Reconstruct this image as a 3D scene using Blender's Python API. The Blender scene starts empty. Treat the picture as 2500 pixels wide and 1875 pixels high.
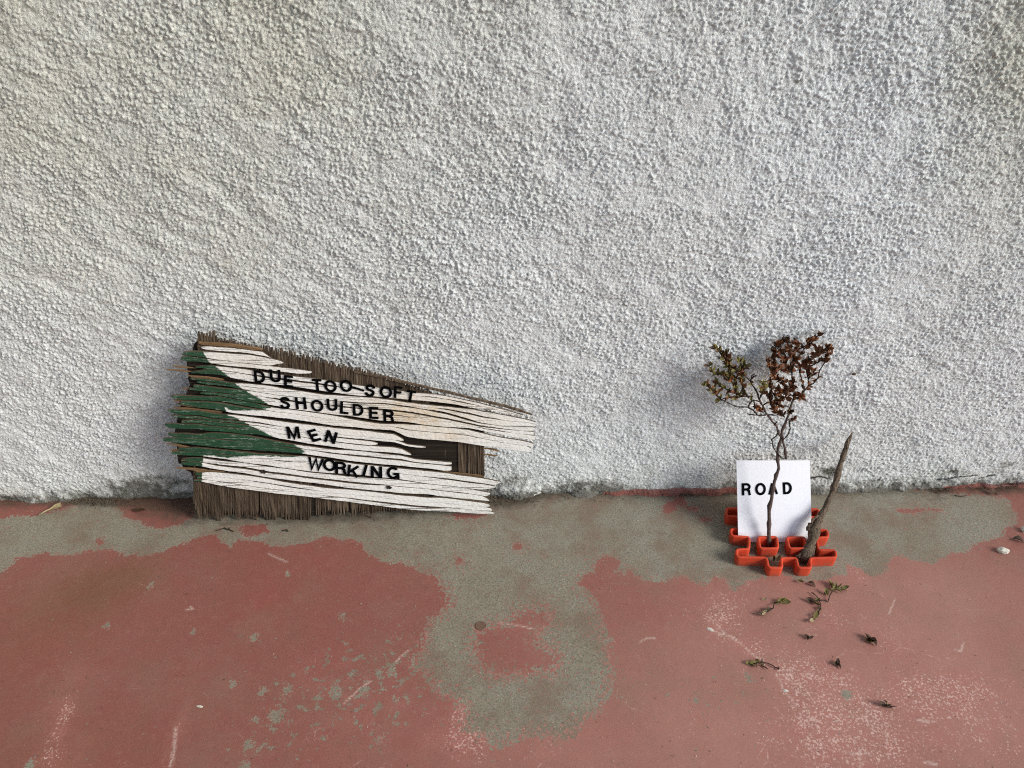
import bpy, math, random
import numpy as np
from mathutils import Vector, Matrix, Euler

R = math.radians
rnd = random.Random(7)
rng = np.random.default_rng(11)
sc = bpy.context.scene

# ------------------------------------------------------------------ camera
CAM = Vector((0.0, -1.263, 1.244))
PITCH, YAW, ROLL = R(37.0), R(-0.6), R(-0.4)
cam_data = bpy.data.cameras.new('camera')
cam = bpy.data.objects.new('camera', cam_data)
sc.collection.objects.link(cam)
cam_data.sensor_width = 36.0
FPX = 2022.0
cam_data.lens = 36.0 * FPX / 2500.0
cam_data.clip_start = 0.02
cam_data.clip_end = 400.0
RM = Matrix.Rotation(YAW, 3, 'Z') @ Matrix.Rotation(R(90) - PITCH, 3, 'X') @ Matrix.Rotation(ROLL, 3, 'Z')
cam.matrix_world = Matrix.Translation(CAM) @ RM.to_4x4()
sc.camera = cam

# ------------------------------------------------------------------ world and sun
SUN_EL, SUN_AZ = R(30.0), R(25.0)     # azimuth measured from +x towards -y (light comes from the right, in front of the wall)
world = bpy.data.worlds.new('World')
sc.world = world
world.use_nodes = True
wn = world.node_tree
wn.nodes.clear()
sky = wn.nodes.new('ShaderNodeTexSky')
sky.sky_type = 'NISHITA'
sky.sun_disc = False
sky.sun_elevation = SUN_EL
to_sun = Vector((math.cos(SUN_EL) * math.cos(SUN_AZ), -math.cos(SUN_EL) * math.sin(SUN_AZ), math.sin(SUN_EL)))
sky.sun_rotation = math.atan2(to_sun.x, to_sun.y)
sky.air_density = 1.0
sky.dust_density = 1.0
bg = wn.nodes.new('ShaderNodeBackground')
bg.inputs['Strength'].default_value = 0.072
wo = wn.nodes.new('ShaderNodeOutputWorld')
wn.links.new(sky.outputs[0], bg.inputs['Color'])
wn.links.new(bg.outputs[0], wo.inputs['Surface'])

sun_data = bpy.data.lights.new('sun', 'SUN')
sun_data.energy = 1.5
sun_data.angle = R(22.0)
sun_data.color = (1.0, 0.985, 0.96)
sun = bpy.data.objects.new('sun', sun_data)
sc.collection.objects.link(sun)
sun.rotation_euler = to_sun.to_track_quat('Z', 'Y').to_euler()

sc.view_settings.view_transform = 'Standard'
sc.view_settings.look = 'None'
sc.view_settings.gamma = 1.0
sc.view_settings.use_curve_mapping = False
sc.view_settings.exposure = 1.16
sc.cycles.use_denoising = False
sc.cycles.pixel_filter_type = 'BLACKMAN_HARRIS'
sc.cycles.filter_width = 1.1

# ------------------------------------------------------------------ photograph pixel -> place
def ray(px, py):
    return RM @ Vector(((px - 1250.0) / FPX, -(py - 937.5) / FPX, -1.0))

def hit_plane(px, py, p0, n):
    d = ray(px, py)
    t = (Vector(p0) - CAM).dot(n) / d.dot(n)
    return CAM + d * t

def ground_pt(px, py, z=0.0):
    return hit_plane(px, py, (0, 0, z), Vector((0, 0, 1)))

def wall_pt(px, py, y=0.0):
    return hit_plane(px, py, (0, y, 0), Vector((0, 1, 0)))

# ------------------------------------------------------------------ numpy noise
def _hash(ix, iy, seed):
    h = (ix.astype(np.int64) * 374761393 + iy.astype(np.int64) * 668265263 + seed * 2246822519) & 0xFFFFFFFF
    h = ((h ^ (h >> 13)) * 1274126177) & 0xFFFFFFFF
    h = (h ^ (h >> 16)) & 0xFFFFFFFF
    h = (h * 2654435761) & 0xFFFFFFFF
    h = h ^ (h >> 15)
    return (h & 0xFFFFFF) / float(0xFFFFFF)

def vnoise(x, y, seed=0):
    ix = np.floor(x); iy = np.floor(y)
    fx = x - ix; fy = y - iy
    fx = fx * fx * (3 - 2 * fx); fy = fy * fy * (3 - 2 * fy)
    a = _hash(ix, iy, seed); b = _hash(ix + 1, iy, seed)
    c = _hash(ix, iy + 1, seed); d = _hash(ix + 1, iy + 1, seed)
    return (a + (b - a) * fx) * (1 - fy) + (c + (d - c) * fx) * fy

def fbm(x, y, seed=0, octv=4):
    s = 0; a = 1; t = 0
    for k in range(octv):
        s = s + a * vnoise(x * 2 ** k + 17.3 * k, y * 2 ** k - 9.1 * k, seed + k)
        t += a; a *= 0.5
    return s / t

def grains(x, y, seed, rmin=0.35, rmax=0.62):
    """rounded grains of uneven size thrown on a plane: highest cap over every point"""
    ix = np.floor(x); iy = np.floor(y)
    best = np.zeros_like(x)
    for dx in (-1, 0, 1):
        for dy in (-1, 0, 1):
            cx = ix + dx; cy = iy + dy
            px = cx + _hash(cx, cy, seed); py = cy + _hash(cx, cy, seed + 1)
            r = rmin + (rmax - rmin) * _hash(cx, cy, seed + 2)
            an = 0.55 + 0.45 * _hash(cx, cy, seed + 4)
            th = 6.283 * _hash(cx, cy, seed + 5)
            ux = (x - px) * np.cos(th) + (y - py) * np.sin(th)
            uy = -(x - px) * np.sin(th) + (y - py) * np.cos(th)
            d2 = (ux * ux + (uy / an) ** 2) / (r * r)
            hgt = (0.35 + 0.65 * _hash(cx, cy, seed + 3)) * np.sqrt(np.clip(1 - d2, 0, 1))
            best = np.maximum(best, hgt)
    return best

def smooth(a, b, x):
    t = np.clip((x - a) / (b - a), 0, 1)
    return t * t * (3 - 2 * t)

# ------------------------------------------------------------------ objects
COL = sc.collection

def put(name, me, parent=None, mat=None):
    o = bpy.data.objects.new(name, me)
    COL.objects.link(o)
    if mat is not None and me is not None and not me.materials:
        me.materials.append(mat)
    if parent is not None:
        o.parent = parent
    return o

def mesh(name, verts, faces, smooth_=False):
    me = bpy.data.meshes.new(name)
    me.from_pydata([tuple(v) for v in verts], [], [tuple(f) for f in faces])
    if smooth_:
        me.polygons.foreach_set('use_smooth', [True] * len(me.polygons))
    me.update()
    return me

def grid_mesh(name, P, smooth_=True):
    """P: (ny, nx, 3)"""
    ny, nx = P.shape[:2]
    me = bpy.data.meshes.new(name)
    nv = nx * ny; nf = (nx - 1) * (ny - 1)
    me.vertices.add(nv)
    me.vertices.foreach_set('co', P.reshape(-1).astype(np.float32))
    idx = np.arange(nv).reshape(ny, nx)
    q = np.stack([idx[:-1, :-1], idx[:-1, 1:], idx[1:, 1:], idx[1:, :-1]], -1).reshape(-1)
    me.loops.add(nf * 4)
    me.loops.foreach_set('vertex_index', q.astype(np.int32))
    me.polygons.add(nf)
    me.polygons.foreach_set('loop_start', (np.arange(nf) * 4).astype(np.int32))
    me.update(calc_edges=True)
    me.polygons.foreach_set('use_smooth', np.full(nf, smooth_))
    me.validate()
    return me

def fattr(me, name, arr):
    a = me.attributes.new(name, 'FLOAT', 'POINT')
    a.data.foreach_set('value', np.asarray(arr, dtype=np.float32).reshape(-1))

def thing(name, label, cat, loc=(0, 0, 0), group=None):
    o = bpy.data.objects.new(name, None)
    COL.objects.link(o)
    o.location = loc
    tag(o, label, cat, group)
    return o

def tag(o, label=None, cat=None, group=None, kind=None):
    if label: o['label'] = label
    if cat: o['category'] = cat
    if group: o['group'] = group
    if kind: o['kind'] = kind
    return o

# ------------------------------------------------------------------ material helper
class M:
    def __init__(s, name, rough=0.8, spec=0.3):
        s.m = bpy.data.materials.new(name)
        s.m.use_nodes = True
        s.t = s.m.node_tree
        s.t.nodes.clear()
        s.b = s.n('ShaderNodeBsdfPrincipled')
        s.b.inputs['Roughness'].default_value = rough
        s.b.inputs['Specular IOR Level'].default_value = spec
        o = s.n('ShaderNodeOutputMaterial')
        s.l(s.b.outputs[0], o.inputs[0])
        s.tc = s.n('ShaderNodeTexCoord')
    def n(s, t): return s.t.nodes.new(t)
    def l(s, a, b): s.t.links.new(a, b)
    def set(s, inp, v):
        if hasattr(v, 'is_linked') or hasattr(v, 'links'):
            s.l(v, inp)
        else:
            if isinstance(v, (tuple, list)) and len(v) == 3 and len(inp.default_value) == 4:
                v = (*v, 1)
            inp.default_value = v
    def coord(s, scale=(1, 1, 1), rot=(0, 0, 0), kind='Object', loc=(0, 0, 0)):
        mp = s.n('ShaderNodeMapping')
        mp.inputs['Scale'].default_value = scale
        mp.inputs['Rotation'].default_value = rot
        mp.inputs['Location'].default_value = loc
        s.l(s.tc.outputs[kind], mp.inputs[0])
        return mp.outputs[0]
    def noise(s, scale, detail=4, rough=0.55, vec=None, dist=0.0):
        n = s.n('ShaderNodeTexNoise')
        n.inputs['Scale'].default_value = scale
        n.inputs['Detail'].default_value = detail
        n.inputs['Roughness'].default_value = rough
        n.inputs['Distortion'].default_value = dist
        s.l(vec if vec is not None else s.tc.outputs['Object'], n.inputs['Vector'])
        return n.outputs['Fac']
    def voro(s, scale, feature='F1', vec=None, rand=1.0):
        n = s.n('ShaderNodeTexVoronoi')
        n.feature = feature
        n.inputs['Scale'].default_value = scale
        n.inputs['Randomness'].default_value = rand
        s.l(vec if vec is not None else s.tc.outputs['Object'], n.inputs['Vector'])
        return n.outputs['Distance'] if feature != 'COLOR' else n.outputs['Color']
    def mr(s, v, a, b, c=0.0, d=1.0, sm=False):
        n = s.n('ShaderNodeMapRange')
        if sm: n.interpolation_type = 'SMOOTHSTEP'
        s.set(n.inputs[0], v)
        for k, x in zip((1, 2, 3, 4), (a, b, c, d)): n.inputs[k].default_value = x
        return n.outputs[0]
    def math(s, op, a, b=0.0, clamp=False):
        n = s.n('ShaderNodeMath'); n.operation = op; n.use_clamp = clamp
        s.set(n.inputs[0], a); s.set(n.inputs[1], b)
        return n.outputs[0]
    def mix(s, f, a, b, blend='MIX'):
        n = s.n('ShaderNodeMix'); n.data_type = 'RGBA'; n.blend_type = blend
        s.set(n.inputs[0], f); s.set(n.inputs[6], a); s.set(n.inputs[7], b)
        return n.outputs[2]
    def attr(s, name):
        n = s.n('ShaderNodeAttribute'); n.attribute_name = name
        return n.outputs['Fac']
    def rand(s):
        n = s.n('ShaderNodeObjectInfo'); return n.outputs['Random']
    def bump(s, h, dist, strength=1.0, prev=None):
        n = s.n('ShaderNodeBump')
        n.inputs['Strength'].default_value = strength
        n.inputs['Distance'].default_value = dist
        s.l(h, n.inputs['Height'])
        if prev is not None: s.l(prev, n.inputs['Normal'])
        return n.outputs[0]
    def done(s, col, rough=None, normal=None):
        s.set(s.b.inputs['Base Color'], col)
        if rough is not None: s.set(s.b.inputs['Roughness'], rough)
        if normal is not None: s.l(normal, s.b.inputs['Normal'])
        return s.m

# ------------------------------------------------------------------ materials
def mat_wall():
    m = M('painted_stucco', 0.85, 0.25)
    big = m.noise(2.2, 3)
    mid = m.noise(9, 4, 0.6)
    fine = m.noise(420, 3, 0.6)
    base = m.mix(m.mr(big, 0.35, 0.7), (0.82, 0.85, 0.845), (0.80, 0.815, 0.79))
    base = m.mix(m.attr('yellow_and_warm_light'), base, (0.66, 0.65, 0.53))  # warm, dimmer light at upper left painted as a tint, plus a yellow patch right
    pit = m.attr('pit')          # shade between the grains, put into the colour
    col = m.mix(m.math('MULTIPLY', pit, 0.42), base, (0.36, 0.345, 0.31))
    # warm stains
    st = m.mr(m.noise(5.5, 5, 0.65), 0.60, 0.78)
    col = m.mix(m.math('MULTIPLY', st, 0.22), col, (0.55, 0.48, 0.37))
    # grime at the foot
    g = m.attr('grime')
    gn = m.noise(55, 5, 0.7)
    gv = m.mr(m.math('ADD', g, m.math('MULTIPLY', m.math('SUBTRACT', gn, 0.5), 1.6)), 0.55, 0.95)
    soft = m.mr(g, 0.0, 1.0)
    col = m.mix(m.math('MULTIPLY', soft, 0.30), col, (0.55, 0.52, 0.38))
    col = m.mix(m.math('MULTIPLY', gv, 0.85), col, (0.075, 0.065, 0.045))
    # grey holes
    hole = m.mr(m.noise(38, 2, 0.5), 0.735, 0.80)
    col = m.mix(m.math('MULTIPLY', hole, 0.55), col, (0.20, 0.19, 0.17))
    rd = m.attr('redline')
    rn = m.mr(m.math('ADD', rd, m.math('MULTIPLY', m.math('SUBTRACT', m.noise(120, 4), 0.5), 0.9)), 0.45, 0.6)
    col = m.mix(m.math('MULTIPLY', rn, 0.85), col, (0.27, 0.085, 0.065))
    ck = m.attr('crack')
    col = m.mix(ck, col, (0.06, 0.055, 0.05))
    nb = m.bump(m.noise(430, 3, 0.7), 0.0030, 1.0)
    return m.done(col, normal=nb)

def mat_floor():
    m = M('worn_red_floor_paint', 0.6, 0.35)
    e1 = m.noise(26, 5, 0.62); e2 = m.noise(150, 4, 0.65); e3 = m.noise(520, 2, 0.6)
    s = m.attr('paint')            # signed distance in metres, >0 is paint
    j = m.math('ADD', m.math('MULTIPLY', m.math('SUBTRACT', e1, 0.5), 0.034), m.math('MULTIPLY', m.math('SUBTRACT', e2, 0.5), 0.034))
    v = m.math('ADD', s, j)
    paint = m.mr(v, -0.0004, 0.0004)
    # speckled wear inside the paint and crumbs of paint on the concrete
    sp = m.attr('speck')
    w1 = m.noise(62, 6, 0.66)
    chipv = m.math('ADD', m.math('MULTIPLY', sp, 0.165), w1)
    chip = m.mr(chipv, 0.715, 0.725)
    paint = m.math('MULTIPLY', paint, m.math('SUBTRACT', 1.0, chip))
    fr = m.attr('fringe')          # ragged zone by the paint's edge
    crumb = m.mr(m.math('ADD', m.math('MULTIPLY', fr, 0.16), m.noise(160, 5, 0.7)), 0.63, 0.65)
    paint = m.math('MAXIMUM', paint, m.math('MULTIPLY', crumb, m.math('GREATER_THAN', fr, 0.03)))
    lose = m.mr(m.math('ADD', m.math('MULTIPLY', m.attr('fringe2'), 0.11), m.noise(120, 5, 0.7)), 0.655, 0.67)
    paint = m.math('MULTIPLY', paint, m.math('SUBTRACT', 1.0, lose))
    # concrete
    c1 = m.noise(4.5, 4, 0.6); c2 = m.noise(300, 3, 0.7); c3 = m.noise(34, 5, 0.65)
    con = m.mix(m.mr(c1, 0.35, 0.65), (0.222, 0.197, 0.142), (0.258, 0.245, 0.190))
    con = m.mix(m.mr(c3, 0.35, 0.7, 0, 0.6), con, (0.27, 0.245, 0.18))
    con = m.mix(m.mr(c2, 0.50, 0.60, 0, 0.62), con, (0.115, 0.10, 0.070))
    con = m.mix(m.mr(m.noise(360, 2, 0.5), 0.64, 0.70, 0, 0.65), con, (0.48, 0.43, 0.33))
    con = m.mix(m.mr(m.noise(60, 3, 0.5), 0.68, 0.76, 0, 0.5), con, (0.10, 0.09, 0.07))
    con = m.mix(m.mr(m.noise(8, 5, 0.7), 0.46, 0.62, 0, 0.65), con, (0.185, 0.125, 0.085))
    con = m.mix(m.mr(m.noise(15, 5, 0.7), 0.60, 0.70, 0, 0.4), con, (0.26, 0.125, 0.095))
    # paint
    p1 = m.noise(3.2, 4, 0.6); p2 = m.noise(14, 5, 0.6); p3 = m.noise(240, 3, 0.6)
    red = m.mix(m.mr(p1, 0.35, 0.68), (0.262, 0.082, 0.064), (0.245, 0.092, 0.070))
    red = m.mix(m.mr(p2, 0.42, 0.70, 0, 0.6), red, (0.225, 0.105, 0.072))
    red = m.mix(m.mr(m.noise(48, 6, 0.75), 0.52, 0.68, 0, 0.5), red, (0.30, 0.125, 0.100))
    red = m.mix(m.mr(m.noise(700, 2, 0.6), 0.5, 0.7, 0, 0.25), red, (0.12, 0.05, 0.04))
    red = m.mix(m.mr(p3, 0.4, 0.7, 0, 0.12), red, (0.36, 0.16, 0.13))
    # dusty film, with the brighter light on the floor's right painted in
    du = m.attr('dust_and_light')
    red = m.mix(m.math('MULTIPLY', du, m.mr(m.noise(7, 5, 0.6), 0.3, 0.7, 0.55, 0.9)), red, (0.385, 0.195, 0.150))
    red = m.mix(m.mr(m.noise(5.5, 6, 0.7), 0.50, 0.68, 0, 0.45), red, (0.25, 0.145, 0.105))
    br = m.attr('brown')
    red = m.mix(m.math('MULTIPLY', br, 0.55), red, (0.16, 0.08, 0.035))
    # scuffs: pale pink chips and short scratches
    sf = m.attr('scuff')
    sv = m.math('ADD', m.math('MULTIPLY', sf, 0.160), m.math('ADD', m.noise(240, 4, 0.75), m.math('MULTIPLY', m.math('SUBTRACT', m.noise(26, 5, 0.7), 0.5), 0.30)))
    sc1 = m.mr(sv, 0.725, 0.775)
    red = m.mix(m.math('MULTIPLY', sf, m.mr(m.noise(30, 4), 0.3, 0.7, 0.05, 0.6)), red, (0.40, 0.16, 0.13))
    red = m.mix(m.math('MULTIPLY', sc1, 0.75), red, (0.66, 0.46, 0.39))
    rare = m.mr(m.noise(120, 2, 0.5), 0.775, 0.80)
    red = m.mix(m.math('MULTIPLY', rare, 0.7), red, (0.52, 0.33, 0.27))
    scr = m.noise(1.0, 3, 0.6, vec=m.coord((260, 22, 60), (0, 0, R(28))))
    red = m.mix(m.math('MULTIPLY', m.mr(scr, 0.735, 0.77, 0, 0.5), m.mr(sf, 0, 0.6, 0.15, 1)), red, (0.55, 0.34, 0.28))
    hv = m.voro(9, 'DISTANCE_TO_EDGE', vec=m.coord((1, 1, 1), (0, 0, R(35))))
    hw = m.voro(23, 'DISTANCE_TO_EDGE', vec=m.coord((1, 2.2, 1), (0, 0, R(-20))))
    hl = m.math('MAXIMUM', m.mr(hv, 0.004, 0.009, 1, 0), m.mr(hw, 0.006, 0.013, 1, 0))
    hl = m.math('MULTIPLY', hl, m.mr(m.noise(21, 4, 0.7), 0.55, 0.66))
    hl = m.math('MULTIPLY', hl, m.mr(m.noise(320, 3), 0.42, 0.55))
    red = m.mix(m.math('MULTIPLY', hl, m.mr(sf, 0, 0.5, 0.25, 0.8)), red, (0.58, 0.40, 0.34))
    line = m.attr('scratch')
    ln = m.math('MULTIPLY', line, m.mr(m.noise(260, 3), 0.36, 0.56))
    red = m.mix(m.math('MULTIPLY', ln, 0.6), red, (0.70, 0.56, 0.48))
    rim_ = m.math('MULTIPLY', m.mr(v, 0.0, 0.0022, 1, 0), m.mr(m.noise(190, 4, 0.7), 0.45, 0.6))
    red = m.mix(m.math('MULTIPLY', rim_, 0.55), red, (0.42, 0.24, 0.19))
    con = m.mix(m.math('MULTIPLY', m.mr(v, -0.012, 0.0, 0, 1), m.mr(m.noise(130, 5, 0.7), 0.5, 0.62, 0, 0.45)), con, (0.30, 0.15, 0.12))
    col = m.mix(paint, con, red)
    # dirt along the wall; shade left of and under the board painted in
    d = m.attr('dirt_and_shade')
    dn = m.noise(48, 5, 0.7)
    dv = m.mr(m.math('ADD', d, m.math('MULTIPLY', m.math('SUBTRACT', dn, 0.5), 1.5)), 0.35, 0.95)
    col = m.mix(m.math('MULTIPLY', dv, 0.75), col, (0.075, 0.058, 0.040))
    dots = m.mr(m.noise(190, 1, 0.4), 0.785, 0.80)
    col = m.mix(m.math('MULTIPLY', dots, 0.55), col, (0.07, 0.05, 0.035))
    h = m.math('ADD', m.math('MULTIPLY', paint, 0.8), m.math('MULTIPLY', m.math('MULTIPLY', m.math('SUBTRACT', 1.0, paint), c2), 1.4))
    nb = m.bump(h, 0.0006, 0.7)
    nb = m.bump(m.noise(11, 4), 0.004, 0.35, nb)
    ro = m.mix(paint, (0.88, 0.88, 0.88), (0.52, 0.52, 0.52))
    return m.done(col, rough=ro, normal=nb)

GR = R(-7.0)
def wood_grain(m, sx=6.0, sy=420.0, detail=4, rough=0.6):
    return m.noise(1.0, detail, rough, vec=m.coord((sx, sy, sy), (0, 0, -GR)))

def mat_painted_wood():
    m = M('peeling_white_and_green_paint', 0.55, 0.4)
    g1 = wood_grain(m, 3.5, 520, 5, 0.6)
    g2 = wood_grain(m, 9, 900, 3, 0.6)
    bare = m.mix(wood_grain(m, 9, 300, 4), (0.15, 0.105, 0.065), (0.055, 0.042, 0.030))
    white = m.mix(m.noise(26, 4, 0.6), (0.87, 0.86, 0.82), (0.80, 0.78, 0.70))
    stain = m.attr('stain')
    white = m.mix(m.math('MULTIPLY', stain, m.mr(m.noise(40, 3), 0.3, 0.7, 0.2, 0.8)), white, (0.66, 0.47, 0.24))
    green = m.mix(m.noise(60, 4, 0.6), (0.011, 0.054, 0.026), (0.022, 0.084, 0.042))
    gr = m.attr('green')
    grf = m.mr(m.math('ADD', gr, m.math('MULTIPLY', m.math('SUBTRACT', m.noise(1.0, 4, 0.7, vec=m.coord((60, 520, 60), (0, 0, -GR))), 0.5), 0.012)), -0.0004, 0.0004)
    # whitish wear on the green
    wear = m.mr(m.math('ADD', g2, m.math('MULTIPLY', m.noise(90, 3), 0.35)), 0.79, 0.84)
    green = m.mix(m.math('MULTIPLY', wear, 0.8), green, (0.42, 0.50, 0.42))
    col = m.mix(grf, white, green)
    k = m.attr('worn')
    t1 = m.math('ADD', g1, m.math('MULTIPLY', k, 0.10))
    crk = m.mr(t1, 0.655, 0.685)
    crk = m.math('MULTIPLY', crk, m.mix(grf, (1, 1, 1), (0.8, 0.8, 0.8)))
    hair = m.math('MULTIPLY', m.mr(g2, 0.60, 0.66), 0.65)
    hair = m.math('MULTIPLY', hair, m.mr(m.noise(35, 3), 0.4, 0.6))
    hair = m.math('MULTIPLY', hair, m.mix(grf, (1, 1, 1), (0.4, 0.4, 0.4)))
    cr = m.math('MAXIMUM', crk, hair)
    col = m.mix(cr, col, bare)
    side = m.attr('side')
    col = m.mix(side, col, m.mix(0.4, bare, (0.10, 0.065, 0.040)))
    ro = m.mix(grf, (0.7, 0.7, 0.7), (0.30, 0.30, 0.30))
    h = m.math('SUBTRACT', m.math('MULTIPLY', g2, 0.35), cr)
    nb = m.bump(h, 0.0012, 0.8)
    return m.done(col, rough=ro, normal=nb)

def mat_bare_wood(name, a, b, c, vertical=True):
    m = M(name, 0.9, 0.15)
    sc_ = (520, 14, 520) if vertical else (10, 520, 520)
    g = m.noise(1.0, 4, 0.65, vec=m.coord(sc_, (0, 0, 0 if vertical else -GR)))
    g2 = m.noise(1.0, 3, 0.6, vec=m.coord((170, 9, 170) if vertical else (5, 170, 170)))
    col = m.mix(m.mr(g, 0.35, 0.65), a, b)
    col = m.mix(m.mr(g2, 0.45, 0.7, 0, 0.7), col, c)
    sh = m.attr('shade')
    col = m.mix(m.mr(sh, 0, 1, 0, 0.45), col, a)
    return m.done(col, normal=m.bump(g, 0.0012, 0.9))

def mat_simple(name, col, rough=0.7, spec=0.3, var=0.15, scale=60, bump=0.0, bscale=300, col2=None):
    m = M(name, rough, spec)
    c2 = col2 if col2 else tuple(x * (1 - var) for x in col)
    n = m.noise(scale, 4, 0.6)
    c = m.mix(m.mr(n, 0.35, 0.65), col, c2)
    nb = m.bump(m.noise(bscale, 4, 0.6), bump) if bump else None
    return m.done(c, normal=nb)

def mat_leaf(name, a, b, c):
    m = M(name, 0.5, 0.4)
    r = m.rand()
    col = m.mix(m.mr(r, 0, 1), a, b)
    col = m.mix(m.mr(m.noise(140, 3), 0.4, 0.7, 0, 0.7), col, c)
    m.b.inputs['Transmission Weight'].default_value = 0.0
    return m.done(col, normal=m.bump(m.noise(500, 3), 0.0006))

W_WALL = mat_wall()
W_FLOOR = mat_floor()
W_PAINT = mat_painted_wood()
W_FIBRE = mat_bare_wood('weathered_cross_ply', (0.030, 0.020, 0.013), (0.125, 0.088, 0.058), (0.23, 0.175, 0.12))
W_DARK = mat_bare_wood('dark_back_ply', (0.010, 0.008, 0.007), (0.028, 0.021, 0.015), (0.05, 0.036, 0.025), False)
W_TAN = mat_bare_wood('tan_torn_wood', (0.13, 0.075, 0.035), (0.27, 0.165, 0.080), (0.16, 0.11, 0.07), False)
W_BLACK = mat_simple('black_vinyl', (0.004, 0.004, 0.0045), 0.8, 0.0)
W_PAPER = mat_simple('white_card', (0.80, 0.80, 0.83), 0.6, 0.2, 0.02)
def mat_orange():
    m = M('orange_plastic', 0.6, 0.3)
    col = m.mix(m.mr(m.noise(22, 4), 0.35, 0.65), (0.62, 0.062, 0.020), (0.50, 0.045, 0.016))
    g = m.n('ShaderNodeNewGeometry'); sx = m.n('ShaderNodeSeparateXYZ'); m.l(g.outputs['Position'], sx.inputs[0])
    low = m.mr(sx.outputs['Z'], 0.0, 0.016, 1, 0)
    du = m.mr(m.math('ADD', m.math('MULTIPLY', low, 0.25), m.noise(75, 5, 0.7)), 0.52, 0.80, 0, 0.65)
    col = m.mix(du, col, (0.20, 0.10, 0.06))
    col = m.mix(m.mr(m.noise(420, 3, 0.7), 0.60, 0.72, 0, 0.5), col, (0.50, 0.22, 0.14))
    return m.done(col, rough=m.mr(m.noise(50, 3), 0.3, 0.7, 0.5, 0.8), normal=m.bump(m.noise(600, 4, 0.7), 0.0007, 0.8))
W_ORANGE = mat_orange()
W_STEM = mat_simple('twig_bark', (0.125, 0.085, 0.070), 0.85, 0.2, 0.4, 300, 0.0006, 700, (0.060, 0.040, 0.034))
W_STEMD = mat_simple('dark_twig_bark', (0.045, 0.030, 0.020), 0.85, 0.2, 0.4, 300, 0.0005, 700)
W_LRED = mat_leaf('rust_brown_leaf', (0.15, 0.045, 0.016), (0.27, 0.10, 0.030), (0.085, 0.028, 0.012))
W_LGRN = mat_leaf('olive_leaf', (0.13, 0.125, 0.030), (0.24, 0.215, 0.050), (0.13, 0.065, 0.020))
W_LBRN = mat_leaf('dead_leaf', (0.065, 0.032, 0.016), (0.10, 0.052, 0.024), (0.03, 0.017, 0.01))
W_LTAN = mat_leaf('pale_dry_leaf', (0.33, 0.27, 0.14), (0.40, 0.33, 0.18), (0.22, 0.15, 0.07))
W_STONE = mat_simple('white_stone', (0.72, 0.68, 0.58), 0.9, 0.1, 0.3, 220, 0.001, 400)
W_COIN = mat_simple('brown_copper', (0.17, 0.100, 0.066), 0.5, 0.4, 0.2, 200)

def mat_stick():
    m = M('gnarled_grey_wood', 0.9, 0.15)
    g = m.noise(1.0, 5, 0.7, vec=m.coord((330, 330, 26), (0, R(-20), 0)))
    col = m.mix(m.mr(g, 0.38, 0.62), (0.045, 0.033, 0.024), (0.20, 0.150, 0.105))
    col = m.mix(m.mr(m.noise(120, 4, 0.7), 0.5, 0.7, 0, 0.5), col, (0.11, 0.075, 0.045))
    return m.done(col, normal=m.bump(g, 0.003, 1.0))
W_STICK = mat_stick()
W_BLOCKER = mat_simple('light_blocker', (0.60, 0.60, 0.56), 0.8, 0.2, 0.05)  # for the unseen slabs added to block light
W_YARD = mat_simple('pale_yard_ground', (0.27, 0.27, 0.26), 0.95, 0.1, 0.3, 0.8)

# ------------------------------------------------------------------ the foot of the wall
BASE = [(-900, 1226), (-300, 1226), (0, 1222), (120, 1219), (220, 1211), (300, 1212), (420, 1211), (620, 1212), (900, 1210), (1190, 1209), (1250, 1212), (1317, 1203), (1407, 1204),
        (1480, 1203), (1620, 1204), (1790, 1201), (1980, 1199), (2060, 1199), (2160, 1193), (2250, 1189), (2330, 1187), (2500, 1186), (2800, 1182), (3300, 1176)]
bp = [ground_pt(*p) for p in BASE]
bx = np.array([p.x for p in bp]); by = np.array([p.y for p in bp])

def wall_foot(x):
    return np.interp(x, bx, by)

def spaced(lo, hi, dlo, dhi, step, grow=1.12, cap=0.25):
    mid = list(np.arange(dlo, dhi + step * 0.5, step))
    a = []; s = step; v = dlo
    while v > lo:
        s = min(s * grow, cap); v -= s; a.append(max(v, lo))
    b = []; s = step; v = mid[-1]
    while v < hi:
        s = min(s * grow, cap); v += s; b.append(min(v, hi))
    return np.array(a[::-1] + mid + b)

def stroke_mask(X, Y, pts, r):
    """soft mask round a polyline"""
    best = np.full(X.shape, 1e9)
    for (x0, y0), (x1, y1) in zip(pts[:-1], pts[1:]):
        dx, dy = x1 - x0, y1 - y0
        L = dx * dx + dy * dy + 1e-12
        t = np.clip(((X - x0) * dx + (Y - y0) * dy) / L, 0, 1)
        d = np.hypot(X - x0 - t * dx, Y - y0 - t * dy)
        best = np.minimum(best, d)
    return np.clip(1 - best / r, 0, 1)

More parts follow.
